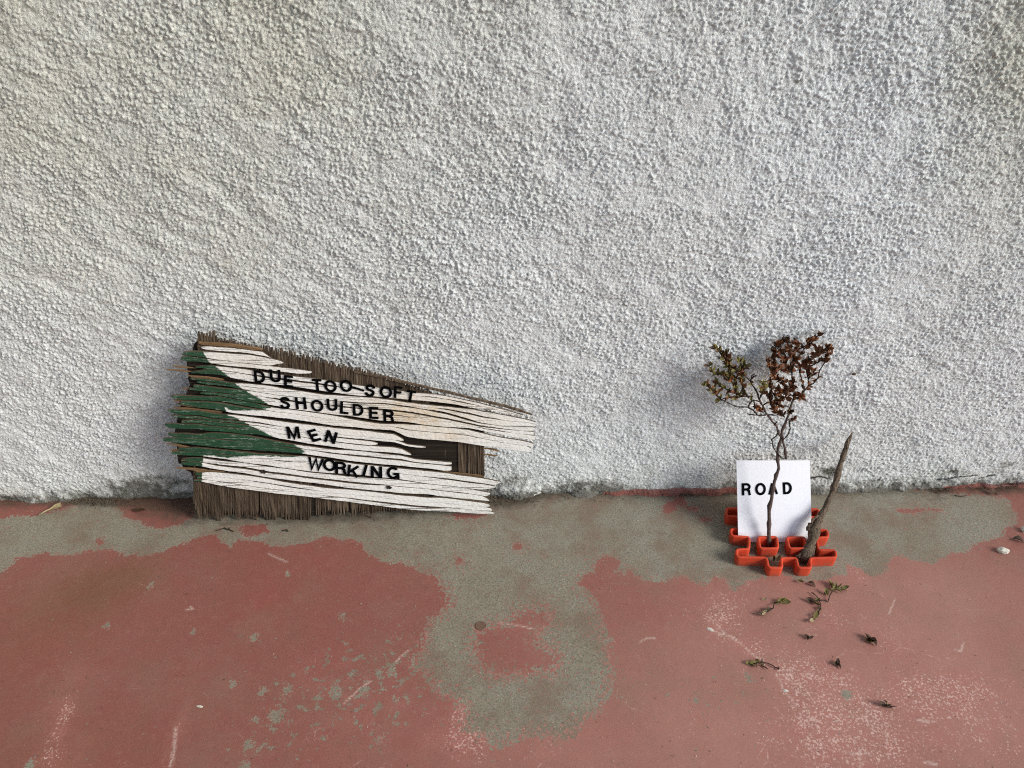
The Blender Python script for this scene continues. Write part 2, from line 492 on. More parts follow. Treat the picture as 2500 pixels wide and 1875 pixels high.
def build_wall():
    xs = spaced(-6.0, 5.0, -1.15, 1.18, 0.00168)
    zs = spaced(-0.03, 2.6, -0.012, 1.00, 0.00168)
    X, Z = np.meshgrid(xs, zs)
    # warp so the grain field does not look like a lattice
    wx = X + 0.004 * (fbm(X * 70, Z * 70, 40, 2) - 0.5)
    wz = Z + 0.004 * (fbm(X * 70, Z * 70, 50, 2) - 0.5)
    a = grains(wx * 160, wz * 158, 1, 0.30, 0.62)
    b = grains(wx * 262 + 3.3, wz * 250, 9, 0.30, 0.62)
    c = grains(wx * 62 + 7.7, wz * 58 + 1.3, 21, 0.20, 0.55)
    cover = smooth(0.22, 0.55, fbm(X * 26, Z * 26, 60, 3))
    flat = smooth(0.62, 0.80, fbm(X * 11, Z * 15, 70, 4))          # places where the float has smeared it
    h = 0.0033 * a ** 1.4 * (0.5 + 0.5 * cover) + 0.0022 * b ** 1.3 + 0.0013 * c
    low = 1 - 0.30 * np.exp(-np.clip(Z, 0, 9) / 0.22)
    h *= low * (1 - 0.40 * flat) * (0.55 + 0.95 * fbm(X * 7, Z * 7, 72, 4))
    def streak(deg, seed):
        ca, sa = math.cos(R(deg)), math.sin(R(deg))
        return fbm((X * ca + Z * sa) * 22, (-X * sa + Z * ca) * 60, seed, 3) - 0.5
    kl = 1 - smooth(-0.5, 0.7, X + 0.5 * (fbm(X * 2, Z * 2, 76, 2) - 0.5)); kt = smooth(0.5, 0.95, Z) * (1 - 0.6 * kl)
    h += 0.0040 * (kl * streak(-32, 74) + kt * streak(-78, 78) + 0.6 * (1 - kl) * (1 - kt) * streak(-12, 79))
    h += 0.0030 * (fbm(X * 33, Z * 36, 75, 2) - 0.5)
    h += 0.0012 * (fbm(X * 420, Z * 420, 80, 2) - 0.5)
    roll = 0.010 * (fbm(X * 3.0, Z * 3.0, 90, 3) - 0.5) + 0.0022 * (fbm(X * 14, Z * 16, 95, 2) - 0.5)
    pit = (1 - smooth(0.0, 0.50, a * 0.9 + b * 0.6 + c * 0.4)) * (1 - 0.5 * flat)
    foot = wall_foot(X)
    k = np.exp(-np.clip(Z, 0, 9) / 0.05)
    lump = (fbm(X * 30, Z * 30, 33, 3) - 0.5) * 0.016 * np.exp(-np.clip(Z, 0, 9) / 0.03)
    kick = -0.010 * np.exp(-np.clip(Z, 0, 9) / 0.010) * vnoise(X * 40, X * 0, 5)
    Y = foot * k + lump + kick - h + roll * (1 - k) * 1.0 + 0.0
    # a chipped lump by the right end of the board
    c0 = ground_pt(1275, 1200)
    Y -= 0.012 * np.exp(-(((X - c0.x) / 0.05) ** 2 + ((Z - 0.012) / 0.02) ** 2))
    P = np.stack([X, Y, Z], -1)
    me = grid_mesh('wall', P)
    # grime follows the foot
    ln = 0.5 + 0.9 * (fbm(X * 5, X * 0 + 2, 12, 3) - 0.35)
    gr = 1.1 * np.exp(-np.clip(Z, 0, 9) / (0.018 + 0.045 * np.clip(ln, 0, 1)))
    for (px, py, r, v) in [(1445, 1185, 0.04, .2), (1250, 1165, 0.04, .3), (330, 1185, 0.06, .5), (420, 1170, 0.06, .45), (2025, 1150, 0.025, .75),
                           (1500, 1180, 0.04, .2), (1790, 1175, .04, .25), (2330, 1150, .02, .45), (2455, 1132, .02, .55), (1400, 1175, .04, .15)]:
        q = wall_pt(px, py)
        gr = gr + v * np.exp(-(((X - q.x) / r) ** 2 + ((Z - q.z) / (r * 0.55)) ** 2))
    for (px, py, r, v) in [(555, 640, .02, .6), (2395, 130, .05, .2), (1945, 200, .006, .75), (1643, 22, .008, .7), (1290, 15, .006, .6), (1325, 470, .02, .35), (2440, 60, .05, .35), (1150, 260, .03, .25), (60, 200, .06, .22), (2380, 190, .05, .3)]:
        q = wall_pt(px, py)
        gr = gr + v * np.exp(-(((X - q.x) / r) ** 2 + ((Z - q.z) / r) ** 2))
    fattr(me, 'grime', gr)
    fattr(me, 'yellow_and_warm_light', np.clip(0.95 * np.exp(-(((X + 0.75) / 0.70) ** 2 + ((Z - 1.05) / 0.50) ** 2)) + 0.8 * np.exp(-(((X - 0.85) / 0.16) ** 2 + ((Z - 0.95) / 0.35) ** 2)), 0, 1) * (0.35 + 1.3 * fbm(X * 7, Z * 7, 41, 3)).clip(0, 1.3))
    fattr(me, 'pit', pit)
    # red floor paint lapping up the foot of the wall
    rl = np.zeros_like(X)
    for (p0, p1, hh) in [(1470, 1830, 0.013), (2310, 2600, 0.010), (-400, 40, 0.004)]:
        x0 = ground_pt(p0, 1205).x; x1 = ground_pt(p1, 1195).x
        e = smooth(x0, x0 + 0.09, X) * (1 - smooth(x1 - 0.05, x1, X))
        rl = np.maximum(rl, smooth(0.0, 1.0, (hh * (0.5 + e * 0.6) - Z) / 0.008 + 0.5) * (e > 0))
    fattr(me, 'redline', rl)
    ck = np.zeros_like(X)
    for pl in [[(2290, 1172), (2320, 1168), (2345, 1162), (2385, 1160)], [(2390, 1168), (2412, 1163), (2430, 1161)], [(2430, 1182), (2470, 1184), (2510, 1181)],
               [(1978, 1168), (1998, 1163), (2018, 1167)]]:
        pts = [(wall_pt(*p).x, wall_pt(*p).z) for p in pl]
        ck = np.maximum(ck, smooth(0.2, 0.7, stroke_mask(X, Z, pts, 0.0035) + 0.6 * (vnoise(X * 300, Z * 300, 3) - 0.5)))
    fattr(me, 'crack', ck)
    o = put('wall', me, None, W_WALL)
    return tag(o, 'rough white stucco wall with grimy foot behind the board and plant', 'wall', kind='structure')

# ------------------------------------------------------------------ floor
def poly_sdf(X, Y, pts):
    """signed distance, positive inside"""
    best = np.full(X.shape, 1e9); inside = np.zeros(X.shape, bool)
    n = len(pts)
    for i in range(n):
        x0, y0 = pts[i]; x1, y1 = pts[(i + 1) % n]
        dx, dy = x1 - x0, y1 - y0
        L = dx * dx + dy * dy + 1e-14
        t = np.clip(((X - x0) * dx + (Y - y0) * dy) / L, 0, 1)
        best = np.minimum(best, np.hypot(X - x0 - t * dx, Y - y0 - t * dy))
        cond = ((y0 > Y) != (y1 > Y)) & (X < (x1 - x0) * (Y - y0) / (y1 - y0 + 1e-14) + x0)
        inside ^= cond
    return np.where(inside, best, -best)

def gpts(l):
    return [(ground_pt(*p).x, ground_pt(*p).y) for p in l]

# outline of the worn-through concrete, in photo order
BARE = [(-900, 1560), (-300, 1440), (0, 1401), (35, 1375), (42, 1362), (112, 1350), (163, 1357), (224, 1343), (280, 1337), (300, 1358), (327, 1353), (345, 1362), (406, 1343),
        (444, 1325), (490, 1310), (528, 1304), (540, 1326), (565, 1329), (579, 1316), (630, 1324), (700, 1332), (747, 1322), (800, 1312), (840, 1316),
        (878, 1325), (887, 1345), (934, 1372), (1000, 1382), (1018, 1387), (1063, 1412), (1089, 1444), (1091, 1469), (1075, 1493), (1050, 1513), (1034, 1546),
        (1022, 1591), (995, 1632), (1040, 1650), (1059, 1676), (1063, 1700), (1099, 1705), (1128, 1735), (1128, 1785), (1165, 1800), (1201, 1827), (1246, 1814), (1307, 1796),
        (1364, 1808), (1413, 1785), (1430, 1760), (1466, 1737), (1486, 1688), (1500, 1639), (1488, 1587), (1478, 1517), (1457, 1477), (1441, 1448), (1417, 1428),
        (1425, 1408), (1452, 1395), (1457, 1363), (1486, 1357), (1510, 1371), (1500, 1395), (1530, 1400), (1535, 1380), (1545, 1412), (1567, 1416), (1624, 1420), (1665, 1407), (1700, 1426),
        (1725, 1428), (1744, 1410), (1771, 1412), (1794, 1446), (1807, 1426), (1862, 1412), (1898, 1399), (1952, 1417), (2033, 1412), (2070, 1400), (2060, 1374), (2106, 1392),
        (2133, 1412), (2169, 1392), (2173, 1367), (2200, 1358), (2259, 1374), (2296, 1365), (2359, 1345), (2386, 1325), (2449, 1308), (2458, 1290),
        (2481, 1277), (2485, 1254), (2463, 1218), (2400, 1208), (2330, 1205), (2250, 1198), (2100, 1160), (1000, 1160), (-900, 1150)]
REDISL = [[(1169, 1554), (1201, 1534), (1246, 1530), (1266, 1501), (1331, 1485), (1335, 1521), (1307, 1538), (1307, 1578), (1331, 1587), (1356, 1603), (1352, 1631), (1287, 1637), (1226, 1643), (1185, 1631), (1169, 1591)],
          [(1618, 1247), (1635, 1222), (1657, 1205), (1678, 1213), (1675, 1234), (1705, 1242), (1697, 1249), (1657, 1238), (1632, 1253)],
          [(278, 1210), (468, 1204), (475, 1265), (449, 1277), (396, 1290), (354, 1287), (316, 1265), (282, 1236)],
          [(575, 1285), (645, 1277), (655, 1300), (600, 1311)], [(1090, 1262), (1120, 1250), (1190, 1254), (1160, 1270)],
          [(-300, 1222), (150, 1222), (190, 1236), (120, 1252), (60, 1262), (-300, 1275)],
          [(1255, 1336), (1266, 1328), (1278, 1336), (1266, 1344)], [(1110, 1370), (1120, 1362), (1131, 1368), (1120, 1376)], [(235, 1324), (243, 1310), (254, 1322), (246, 1334)],
          [(2190, 1245), (2260, 1238), (2300, 1245), (2230, 1253)], [(1700, 1262), (1735, 1266), (1720, 1274)]]
GREYISL = [(834, 1502, 11), (619, 1558, 11), (572, 1667, 9), (640, 1689, 12), (817, 1693, 17), (677, 1749, 22), (626, 1754, 13), (607, 1815, 12), (892, 1660, 9), (925, 1810, 14),
           (700, 1684, 12), (369, 1427, 5), (705, 1402, 6), (890, 1690, 8), (960, 1640, 9), (975, 1560, 5), (700, 1765, 11), (1830, 1655, 9), (1700, 1710, 8), (2070, 1700, 9), (75, 1864, 8), (600, 1868, 14), (470, 1545, 3), (259, 1525, 3)]
FX, FY = None, None

def build_floor():
    xs = spaced(-9.0, 9.0, -1.2, 1.25, 0.0032, 1.15, 0.5)
    ys = spaced(-2.1, 0.06, -0.78, 0.03, 0.0032, 1.15, 0.3)
    X, Y = np.meshgrid(xs, ys)
    Zf = 0.0018 * (fbm(X * 8, Y * 8, 7, 3) - 0.5) + 0.004 * (fbm(X * 1.6, Y * 1.6, 8, 2) - 0.5)
    P = np.stack([X, Y, Zf], -1)
    me = grid_mesh('floor', P)
    bare = poly_sdf(X, Y, gpts(BARE))
    for r in REDISL:
        s = poly_sdf(X, Y, gpts(r))
        bare = np.minimum(bare, -s)
    for (px, py, r) in GREYISL:
        q = ground_pt(px, py); rr = r * 0.00045
        bare = np.maximum(bare, rr - np.hypot(X - q.x, (Y - q.y) * 0.8) + 0.001)
    # far away from the picture: patchy wear of the same sort
    far = (fbm(X * 1.7, Y * 1.7, 77, 3) - 0.60) * 0.4
    out = np.clip((np.abs(X) - 1.25) / 0.3, 0, 1)
    out = np.maximum(out, np.clip((-0.80 - Y) / 0.3, 0, 1))
    bare = bare * (1 - out) + far * out
    fattr(me, 'paint', -bare)
    fr = np.exp(-np.clip(bare, 0, 9) / 0.022) * (bare > 0)
    # the big patch in the middle frays more
    c = ground_pt(1250, 1600)
    mid = np.exp(-(((X - c.x) / 0.30) ** 2 + ((Y - c.y) / 0.22) ** 2))
    fattr(me, 'fringe', fr * (0.35 + 1.0 * mid))
    fattr(me, 'fringe2', np.exp(-np.clip(-bare, 0, 9) / 0.02) * (bare < 0) * (0.3 + 1.0 * mid))
    def blobs(lst):
        v = np.zeros_like(X)
        for (px, py, rx, ry, a) in lst:
            q = ground_pt(px, py)
            v = v + a * np.exp(-(((X - q.x) / (rx * 0.00082)) ** 2 + ((Y - q.y) / (ry * 0.00105)) ** 2))
        return v
    fattr(me, 'speck', blobs([(700, 1720, 130, 110, .55), (850, 1640, 130, 80, .5), (960, 1600, 70, 60, .5), (900, 1780, 160, 80, .5), (1000, 1680, 70, 60, .45), (2000, 1740, 260, 90, .22), (1700, 1700, 120, 60, .35),
                              (1750, 1780, 200, 70, .30), (2330, 1640, 120, 60, .25), (620, 1830, 80, 60, .35), (1700, 1540, 40, 40, .2), (830, 1560, 90, 60, .25)]))
    fattr(me, 'scuff', np.clip(blobs([(1770, 1470, 80, 40, .6), (1850, 1420, 120, 35, .65), (1760, 1530, 60, 40, .7), (1860, 1590, 90, 45, .85), (1990, 1500, 110, 40, .5), (2080, 1530, 90, 40, .5), (2100, 1400, 25, 60, .8), (2060, 1380, 50, 20, .6),
                              (1970, 1650, 80, 40, .9), (2020, 1710, 90, 55, 1.05), (2080, 1770, 90, 45, .95), (2250, 1670, 110, 45, .75), (2300, 1730, 120, 60, .75), (1740, 1490, 50, 30, .5), (1160, 1820, 45, 60, .9), (1130, 1740, 25, 50, .7), (1085, 1790, 60, 40, .55),
                              (1330, 1830, 90, 40, .65), (145, 1780, 22, 70, .85), (155, 1850, 50, 40, .65), (150, 1720, 30, 40, .5), (430, 1800, 14, 90, .6), (200, 1640, 50, 30, .35), (2200, 1570, 70, 35, .6), (2440, 1720, 80, 100, .55), (1900, 1800, 150, 50, .55),
                              (2300, 1840, 200, 40, .6), (2060, 1850, 120, 40, .6), (1640, 1760, 150, 60, .35), (880, 1740, 120, 90, .4), (770, 1640, 90, 50, .35), (1240, 1530, 70, 16, .6), (1330, 1560, 40, 50, .5)]), 0, 1.2))
    fattr(me, 'dust_and_light', np.clip(blobs([(2000, 1600, 520, 260, .6), (2350, 1750, 400, 250, .55), (1750, 1800, 350, 150, .5), (2250, 1440, 300, 120, .5), (1300, 1850, 400, 120, .3)]), 0, 1))
    fattr(me, 'brown', np.clip(blobs([(250, 1430, 90, 50, .8), (330, 1400, 60, 40, .5), (180, 1470, 120, 60, .45), (60, 1560, 150, 120, .25), (100, 1850, 130, 60, .25), (260, 1414, 8, 14, 1.2), (245, 1432, 6, 12, .9)]), 0, 1))
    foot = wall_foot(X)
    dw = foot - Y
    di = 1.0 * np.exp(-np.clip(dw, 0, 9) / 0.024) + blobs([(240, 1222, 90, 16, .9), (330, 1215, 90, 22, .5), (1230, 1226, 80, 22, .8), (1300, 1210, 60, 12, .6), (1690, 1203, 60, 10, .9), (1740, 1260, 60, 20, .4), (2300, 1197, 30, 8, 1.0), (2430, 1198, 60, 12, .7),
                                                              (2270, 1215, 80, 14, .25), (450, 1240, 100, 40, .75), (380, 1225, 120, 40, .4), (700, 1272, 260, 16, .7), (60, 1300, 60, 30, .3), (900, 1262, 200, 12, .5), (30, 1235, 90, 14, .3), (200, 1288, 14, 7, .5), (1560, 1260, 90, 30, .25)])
    fattr(me, 'dirt_and_shade', di)
    sl = np.zeros_like(X)
    for pl, w in [([(1733, 1535), (1758, 1548), (1792, 1556), (1842, 1602), (1862, 1612)], 0.0038), ([(1748, 1512), (1752, 1528), (1772, 1550), (1800, 1566)], 0.0032), ([(1893, 1645), (1905, 1665), (1912, 1690), (1925, 1698), (1940, 1720)], 0.0036),
                  ([(429, 1778), (426, 1820), (418, 1870)], 0.0060), ([(1210, 1521), (1260, 1527), (1300, 1536)], 0.0035), ([(840, 1718), (880, 1680), (905, 1664)], 0.0042), ([(965, 1618), (985, 1598), (998, 1588)], 0.0040), ([(2170, 1500), (2185, 1462)], 0.003),
                  ([(2330, 1585), (2345, 1592), (2352, 1570)], 0.0035), ([(2099, 1828), (2099, 1875)], 0.0035), ([(2060, 1838), (2120, 1842)], 0.0035), ([(1560, 1570), (1578, 1560), (1598, 1560)], .003), ([(2240, 1760), (2280, 1762)], .0045), ([(2255, 1862), (2285, 1866)], .0045),
                  ([(655, 1352), (700, 1372)], .004), ([(455, 1489), (470, 1487), (465, 1480)], .004)]:
        sl = np.maximum(sl, stroke_mask(X, Y, gpts(pl), w))
    fattr(me, 'scratch', smooth(0.30, 0.9, sl))
    o = put('floor', me, None, W_FLOOR)
    tag(o, 'concrete porch floor with worn flaking red paint', 'floor', kind='structure')
    # the open ground beyond the porch slab, a step lower
    g = mesh('ground', [(-150, -150, -0.15), (150, -150, -0.15), (150, 0.5, -0.15), (-150, 0.5, -0.15), (150, 150, -0.15), (-150, 150, -0.15)], [(0, 1, 2, 3), (3, 2, 4, 5)])
    tag(put('ground', g, None, W_YARD), 'bare ground beyond the porch slab', 'ground', kind='structure')

def box(name, a, b, mat, kind='structure', label=None, cat=None):
    (x0, y0, z0), (x1, y1, z1) = a, b
    v = [(x0, y0, z0), (x1, y0, z0), (x1, y1, z0), (x0, y1, z0), (x0, y0, z1), (x1, y0, z1), (x1, y1, z1), (x0, y1, z1)]
    f = [(0, 3, 2, 1), (4, 5, 6, 7), (0, 1, 5, 4), (1, 2, 6, 5), (2, 3, 7, 6), (3, 0, 4, 7)]
    return tag(put(name, mesh(name, v, f), None, mat), label, cat, None, kind)

# ------------------------------------------------------------------ the broken plywood sign
# board plane: foot a hand's breadth in front of the wall, top leaning on it
_b0 = ground_pt(700, 1268)
_t0 = wall_pt(560, 815, -0.036)
BO = Vector((0, _b0.y, 0.0))
up = Vector((0, _t0.y - _b0.y, _t0.z)).normalized()
BU = Vector((1, 0, 0)); BV = up; BW = BU.cross(BV)     # out of the board, towards the camera
BM = Matrix((( BU.x, BV.x, BW.x, BO.x), (BU.y, BV.y, BW.y, BO.y), (BU.z, BV.z, BW.z, BO.z), (0, 0, 0, 1)))
BMI = BM.inverted()

def bpt(px, py, w=0.0):
    """a pixel of the photo on the sheet of the board that stands w in front of its back plane -> board coordinates"""
    p = hit_plane(px, py, BO + BW * w, BW)
    q = BMI @ p
    return (q.x, q.y)

CURVES = {
 'T': [(400, 832), (488, 844), (568, 850), (640, 860), (681, 891), (718, 896), (803, 901), (860, 912), (941, 928), (1005, 944), (1071, 959), (1149, 978), (1236, 999), (1307, 1021), (1340, 1030)],
 '2': [(400, 846), (474, 854), (537, 860), (606, 865), (684, 879), (718, 897), (803, 902), (860, 913), (941, 929), (1005, 945), (1071, 960), (1149, 979), (1236, 1000), (1307, 1022), (1340, 1031)],
 '3': [(400, 860), (450, 868), (496, 874), (560, 883), (650, 894), (740, 904), (803, 912), (880, 922), (941, 933), (1005, 946), (1071, 961), (1149, 980), (1236, 1001), (1307, 1022.5), (1340, 1031.5)],
 '4': [(400, 885), (443, 889), (512, 890), (556, 896), (615, 902), (700, 914), (803, 927), (880, 938), (960, 950), (1040, 960), (1097, 970), (1170, 985), (1236, 1002), (1307, 1023), (1340, 1032)],
 '5': [(400, 910), (455, 916), (537, 923), (568, 930), (625, 937), (693, 946), (787, 959), (860, 966), (918, 970), (1005, 981), (1097, 991), (1193, 1005), (1274, 1020), (1307, 1026), (1340, 1033)],
 '5b': [(400, 935), (455, 938), (560, 948), (700, 968), (860, 985), (938, 987), (1005, 996), (1091, 1011), (1172, 1034), (1236, 1043), (1308, 1044), (1340, 1045)],
 '6': [(400, 962), (455, 965), (537, 968), (618, 984), (662, 993), (756, 1007), (880, 1025), (927, 1032), (984, 1034), (1063, 1043), (1144, 1049), (1222, 1066), (1303, 1080), (1340, 1084)],
 '7': [(400, 993), (421, 996), (490, 1001), (568, 1012), (631, 1020), (725, 1031), (819, 1043), (870, 1047), (961, 1056), (993, 1071), (1077, 1080), (1120, 1085), (1178, 1095), (1250, 1105), (1300, 1110), (1340, 1114)],
 '8': [(400, 1050), (421, 1053), (537, 1056), (631, 1065), (687, 1076), (756, 1087), (819, 1095), (870, 1100), (918, 1105), (976, 1111), (1013, 1119), (1107, 1125), (1340, 1140)],
 '9': [(400, 1086), (474, 1089), (568, 1099), (631, 1106), (744, 1112), (870, 1131), (976, 1141), (1063, 1150), (1110, 1156), (1178, 1165), (1219, 1174), (1240, 1180), (1340, 1196)],
 '10b': [(400, 1112), (493, 1118), (662, 1140), (756, 1153), (870, 1163), (947, 1170), (1034, 1182), (1120, 1190), (1201, 1202), (1340, 1218)],
 '10': [(400, 1140), (421, 1144), (505, 1148), (599, 1159), (693, 1175), (787, 1187), (870, 1196), (976, 1208), (1091, 1216), (1193, 1228), (1340, 1240)],
 '11': [(400, 1168), (471, 1174), (491, 1177), (568, 1191), (662, 1203), (756, 1214), (870, 1229), (947, 1238), (1010, 1245), (1091, 1249), (1149, 1254), (1207, 1256), (1340, 1262)],
}
SX = np.arange(380, 1345, 3.0)
CV = {k: np.interp(SX, [p[0] for p in v], [p[1] for p in v]) for k, v in CURVES.items()}

GREEN = [(0, 205), (345, 205), (370, 250), (420, 340), (510, 400), (590, 465), (640, 520), (720, 570), (800, 610), (860, 650), (905, 690), (850, 705), (600, 712), (565, 702), (538, 676), (555, 742), (620, 765), (700, 810),
         (850, 880), (980, 940), (1100, 985), (1170, 1030), (1120, 1062), (1060, 1075), (800, 1060), (560, 1078), (370, 1060), (362, 1150), (360, 1275), (0, 1275)]
GREEN = [(380 + x / 3.19, 780 + y / 3.19) for x, y in GREEN]

def sdf_pts(x, y, poly):
    return poly_sdf(np.asarray(x), np.asarray(y), poly)

FACE_W = 0.0085

def build_sign():
    root = bpy.data.objects.new('wooden_sign', None)
    COL.objects.link(root)
    root.matrix_world = BM
    tag(root, 'splintered white and green plywood sign reading DUE TOO-SOFT SHOULDER MEN WORKING, leaning on the wall', 'sign')
    gpoly = GREEN

    def strip(ya, yb, xl, xr, cutl, cutr, sink=0.0, name='wood_strip', mat=W_PAINT, worn=0.5, thick=0.004, dyl=0.0):
        """ya, yb: arrays over SX. xl/xr: ends in photo pixels; cut: share of the strip's width at its tip"""
        r = random.Random(int(xl * 13 + xr * 7 + ya[60] * 5))
        ok = SX[(yb - ya > 1.1) & (SX > xl) & (SX < xr)]
        if len(ok) < 6: return None
        if xr > 1250 and len(ok) and xr - ok[-1] > 12: xr = ok[-1]; cutr = 0.05
        n = max(10, int((xr - xl) / 5))
        xs = np.linspace(xl, xr, n)
        A = np.interp(xs, SX, ya); B = np.interp(xs, SX, yb)
        # splintered ends: the two edges close in towards a tip
        fl = r.uniform(12, 46); frr = r.uniform(8, 34)
        tl = r.random(); tr = r.random()
        for i, x in enumerate(xs):
            c = 1.0; tip = 0.5
            if x - xl < fl and cutl < 1: c = cutl + (1 - cutl) * ((x - xl) / fl) ** 0.7; tip = tl
            if xr - x < frr and cutr < 1: c = cutr + (1 - cutr) * ((xr - x) / frr) ** 0.7; tip = tr
            mid = A[i] + (B[i] - A[i]) * tip
            A[i] = mid + (A[i] - mid) * c; B[i] = mid + (B[i] - mid) * c
        NV = 6
        prof = [0, 0.06, 0.35, 0.65, 0.94, 1.0]
        verts = []; gx = []; gy = []; side = []
        ph = r.uniform(0, 99)
        for i, x in enumerate(xs):
            warp = 0.0004 * math.sin(x * 0.013 + ph) + 0.0002 * math.sin(x * 0.05 + ph * 2)
            lift = 0.0
            dl = (x - xl); dr = (xr - x)
            if dl < 30: lift += dyl * (1 - dl / 30) ** 2
            for j in range(NV):
                f = prof[j]
                y = A[i] + (B[i] - A[i]) * f
                w = FACE_W - sink + warp + lift + (0 if 0 < j < NV - 1 else -0.0010) - 0.0004 * r.random()
                u, v = bpt(x, y, FACE_W)
                verts.append((u, v, w)); gx.append(x); gy.append(y); side.append(1.0 if j in (0, NV - 1) else 0.0)
            for f in (1.0, 0.0):
                y = A[i] + (B[i] - A[i]) * f
                u, v = bpt(x, y, FACE_W)
                verts.append((u, v, FACE_W - thick - sink)); gx.append(x); gy.append(y); side.append(1.0)
        K = NV + 2
        faces = []
        for i in range(n - 1):
            for j in range(K):
                a = i * K + j; b = i * K + (j + 1) % K
                faces.append((a, a + K, b + K, b) if False else (a, b, b + K, a + K))
        faces.append(tuple(range(K))[::-1]); faces.append(tuple((n - 1) * K + j for j in range(K)))
        me = mesh(name, verts, faces)
        gx = np.array(gx); gy = np.array(gy)
        g = sdf_pts(gx, gy, gpoly) * 0.00083
        fattr(me, 'green', g)
        fattr(me, 'side', side)
        st = np.exp(-(((gx - 1010) / 160) ** 2 + ((gy - 1010) / 45) ** 2)) + 0.5 * np.exp(-(((gx - 1100) / 60) ** 2 + ((gy - 1066) / 12) ** 2)) + 0.25 * np.exp(-(((gx - 600) / 120) ** 2 + ((gy - 890) / 30) ** 2))
        fattr(me, 'stain', np.clip(st, 0, 1))
        wn_ = worn + 0.8 * np.clip((500 - gx) / 80, 0, 1) + 0.2 * np.clip((gx - 1000) / 300, 0, 1) + 0.25 * (gy < 930)
        fattr(me, 'worn', wn_)
        return put(name, me, root, mat)

    def wob(seed, amp, sc_=0.03):
        return (fbm(SX * sc_, SX * 0 + seed, seed, 3) - 0.5) * 2 * amp

    def crack(seed, wmin, wmax, sc_=0.009):
        t = fbm(SX * sc_, SX * 0 + seed * 3.7, 200 + seed, 3)
        return wmin + (wmax - wmin) * smooth(0.3, 0.72, t)

    # band: (upper curve, lower curve, left end, right end, [sub-cracks as fractions], widths)
    bands = [
        ('T', '2', 486, 684, 0, (0.2, 0.15)), ('2', '3', 437, 700, 0, (0.35, 0.1)), ('3', '4', 452, 1150, 0, (0.4, 0.2)), ('4', '5', 450, 1308, 1, (0.5, 0.8)),
        ('5', '5b', 452, 1310, 1, (0.6, 0.9)), ('5b', '6', 455, 1309, 2, (0.5, 0.9)), ('6', '7', 430, 1303, 1, (0.5, 0.9)),
        ('7', '8', 414, 992, 3, (0.5, 0.15)), ('8', '9', 408, 1107, 1, (0.6, 0.8)), ('9', '10b', 409, 1222, 1, (0.5, 0.2)), ('10b', '10', 420, 1200, 1, (0.4, 0.2)), ('10', '11', 470, 1209, 2, (0.7, 0.5))]
    curve_w = {}
    seed = 1
    for k in CV:
        lo, hi = {'T': (0, 0), '2': (1.2, 5), '3': (0.4, 4), '4': (1.6, 8), '5': (3.2, 9.5), '5b': (0.8, 5), '6': (2.6, 8.5), '7': (3.0, 9.0), '8': (3.0, 8.5), '9': (2.0, 7.5), '10b': (1.6, 6), '10': (4.0, 9.5), '11': (0, 0)}[k]
        curve_w[k] = (crack(seed, lo, hi), wob(seed + 60, 1.6, 0.006)); seed += 1
        # cracks open wider at the shattered left end
        curve_w[k] = (curve_w[k][0] * (1 + 1.5 * np.clip((600 - SX) / 170, 0, 1) * (hi > 0)), curve_w[k][1])
    for bi, (a, b, xl, xr, ns, ct) in enumerate(bands):
        wa, oa = curve_w[a]; wb, ob = curve_w[b]
        ya = CV[a] + oa + wa * 0.5; yb = CV[b] + ob - wb * 0.5
        fr = [0.0] + sorted((k + 1 + rnd.uniform(-.22, .22)) / (ns + 1) for k in range(ns)) + [1.0]
        lines = []
        for q, f in enumerate(fr):
            y = ya + (yb - ya) * f
            if 0 < f < 1:
                y = y + wob(300 + bi * 7 + q, 1.2, 0.008)
            lines.append(y)
        sub = [np.zeros_like(SX)] + [crack(400 + bi * 9 + q, -1.6, 3.6, 0.007).clip(0, 9) for q in range(ns)] + [np.zeros_like(SX)]
        for q in range(ns + 1):
            up_ = lines[q] + sub[q] * 0.5; lo_ = lines[q + 1] - sub[q + 1] * 0.5
            lo_ = np.maximum(lo_, up_ + 0.3)
            l = xl + rnd.uniform(-16, 34); rr = xr + rnd.uniform(-9, 3)
            if xr > 1290: rr = xr - rnd.uniform(0, 7)
            if a == '7':      # the hole bites into this band in steps
                rr = [1000, 1060, 960, 1008, 1000][q % 5] - rnd.uniform(0, 22) if q else 985
                if q == 2: rr = 922
            if a == '8': rr = 1107 - rnd.uniform(0, 5)
            if a == '9': rr = 1226 - q * 22 + rnd.uniform(-4, 4)
            if a == '10b': rr = 1200 - q * 6 + rnd.uniform(-6, 6)
            if a == '10': rr = 1192 + q * 6 + rnd.uniform(-3, 3)
            if a == '3': rr = [760, 1130][q] if q < 2 else 1130
            if a == '10' and q > 0: l = 470 + rnd.uniform(-4, 14)
            strip(up_, lo_, l, rr, ct[0] * rnd.uniform(0.3, 1.0), min(1, ct[1] * rnd.uniform(0.5, 1.1)), sink=rnd.uniform(0, 0.0013), worn=rnd.uniform(0.1, 0.7), dyl=rnd.uniform(-0.002, 0.004))
    # tan strip of torn wood over the top white line
    s = strip(CV['T'] - 8 + wob(701, 1.5), CV['T'] - 0.5, 484, 640, 0.6, 0.05, sink=0.0015, name='torn_strip', mat=W_TAN)
    s['label'] = 'strip of bare tan wood along the upper edge'
    s = strip(CV['T'] - 5 + wob(702, 1.5), CV['T'] - 0.5, 860, 1300, 0.1, 0.2, sink=0.003, name='torn_strip', mat=W_FIBRE)
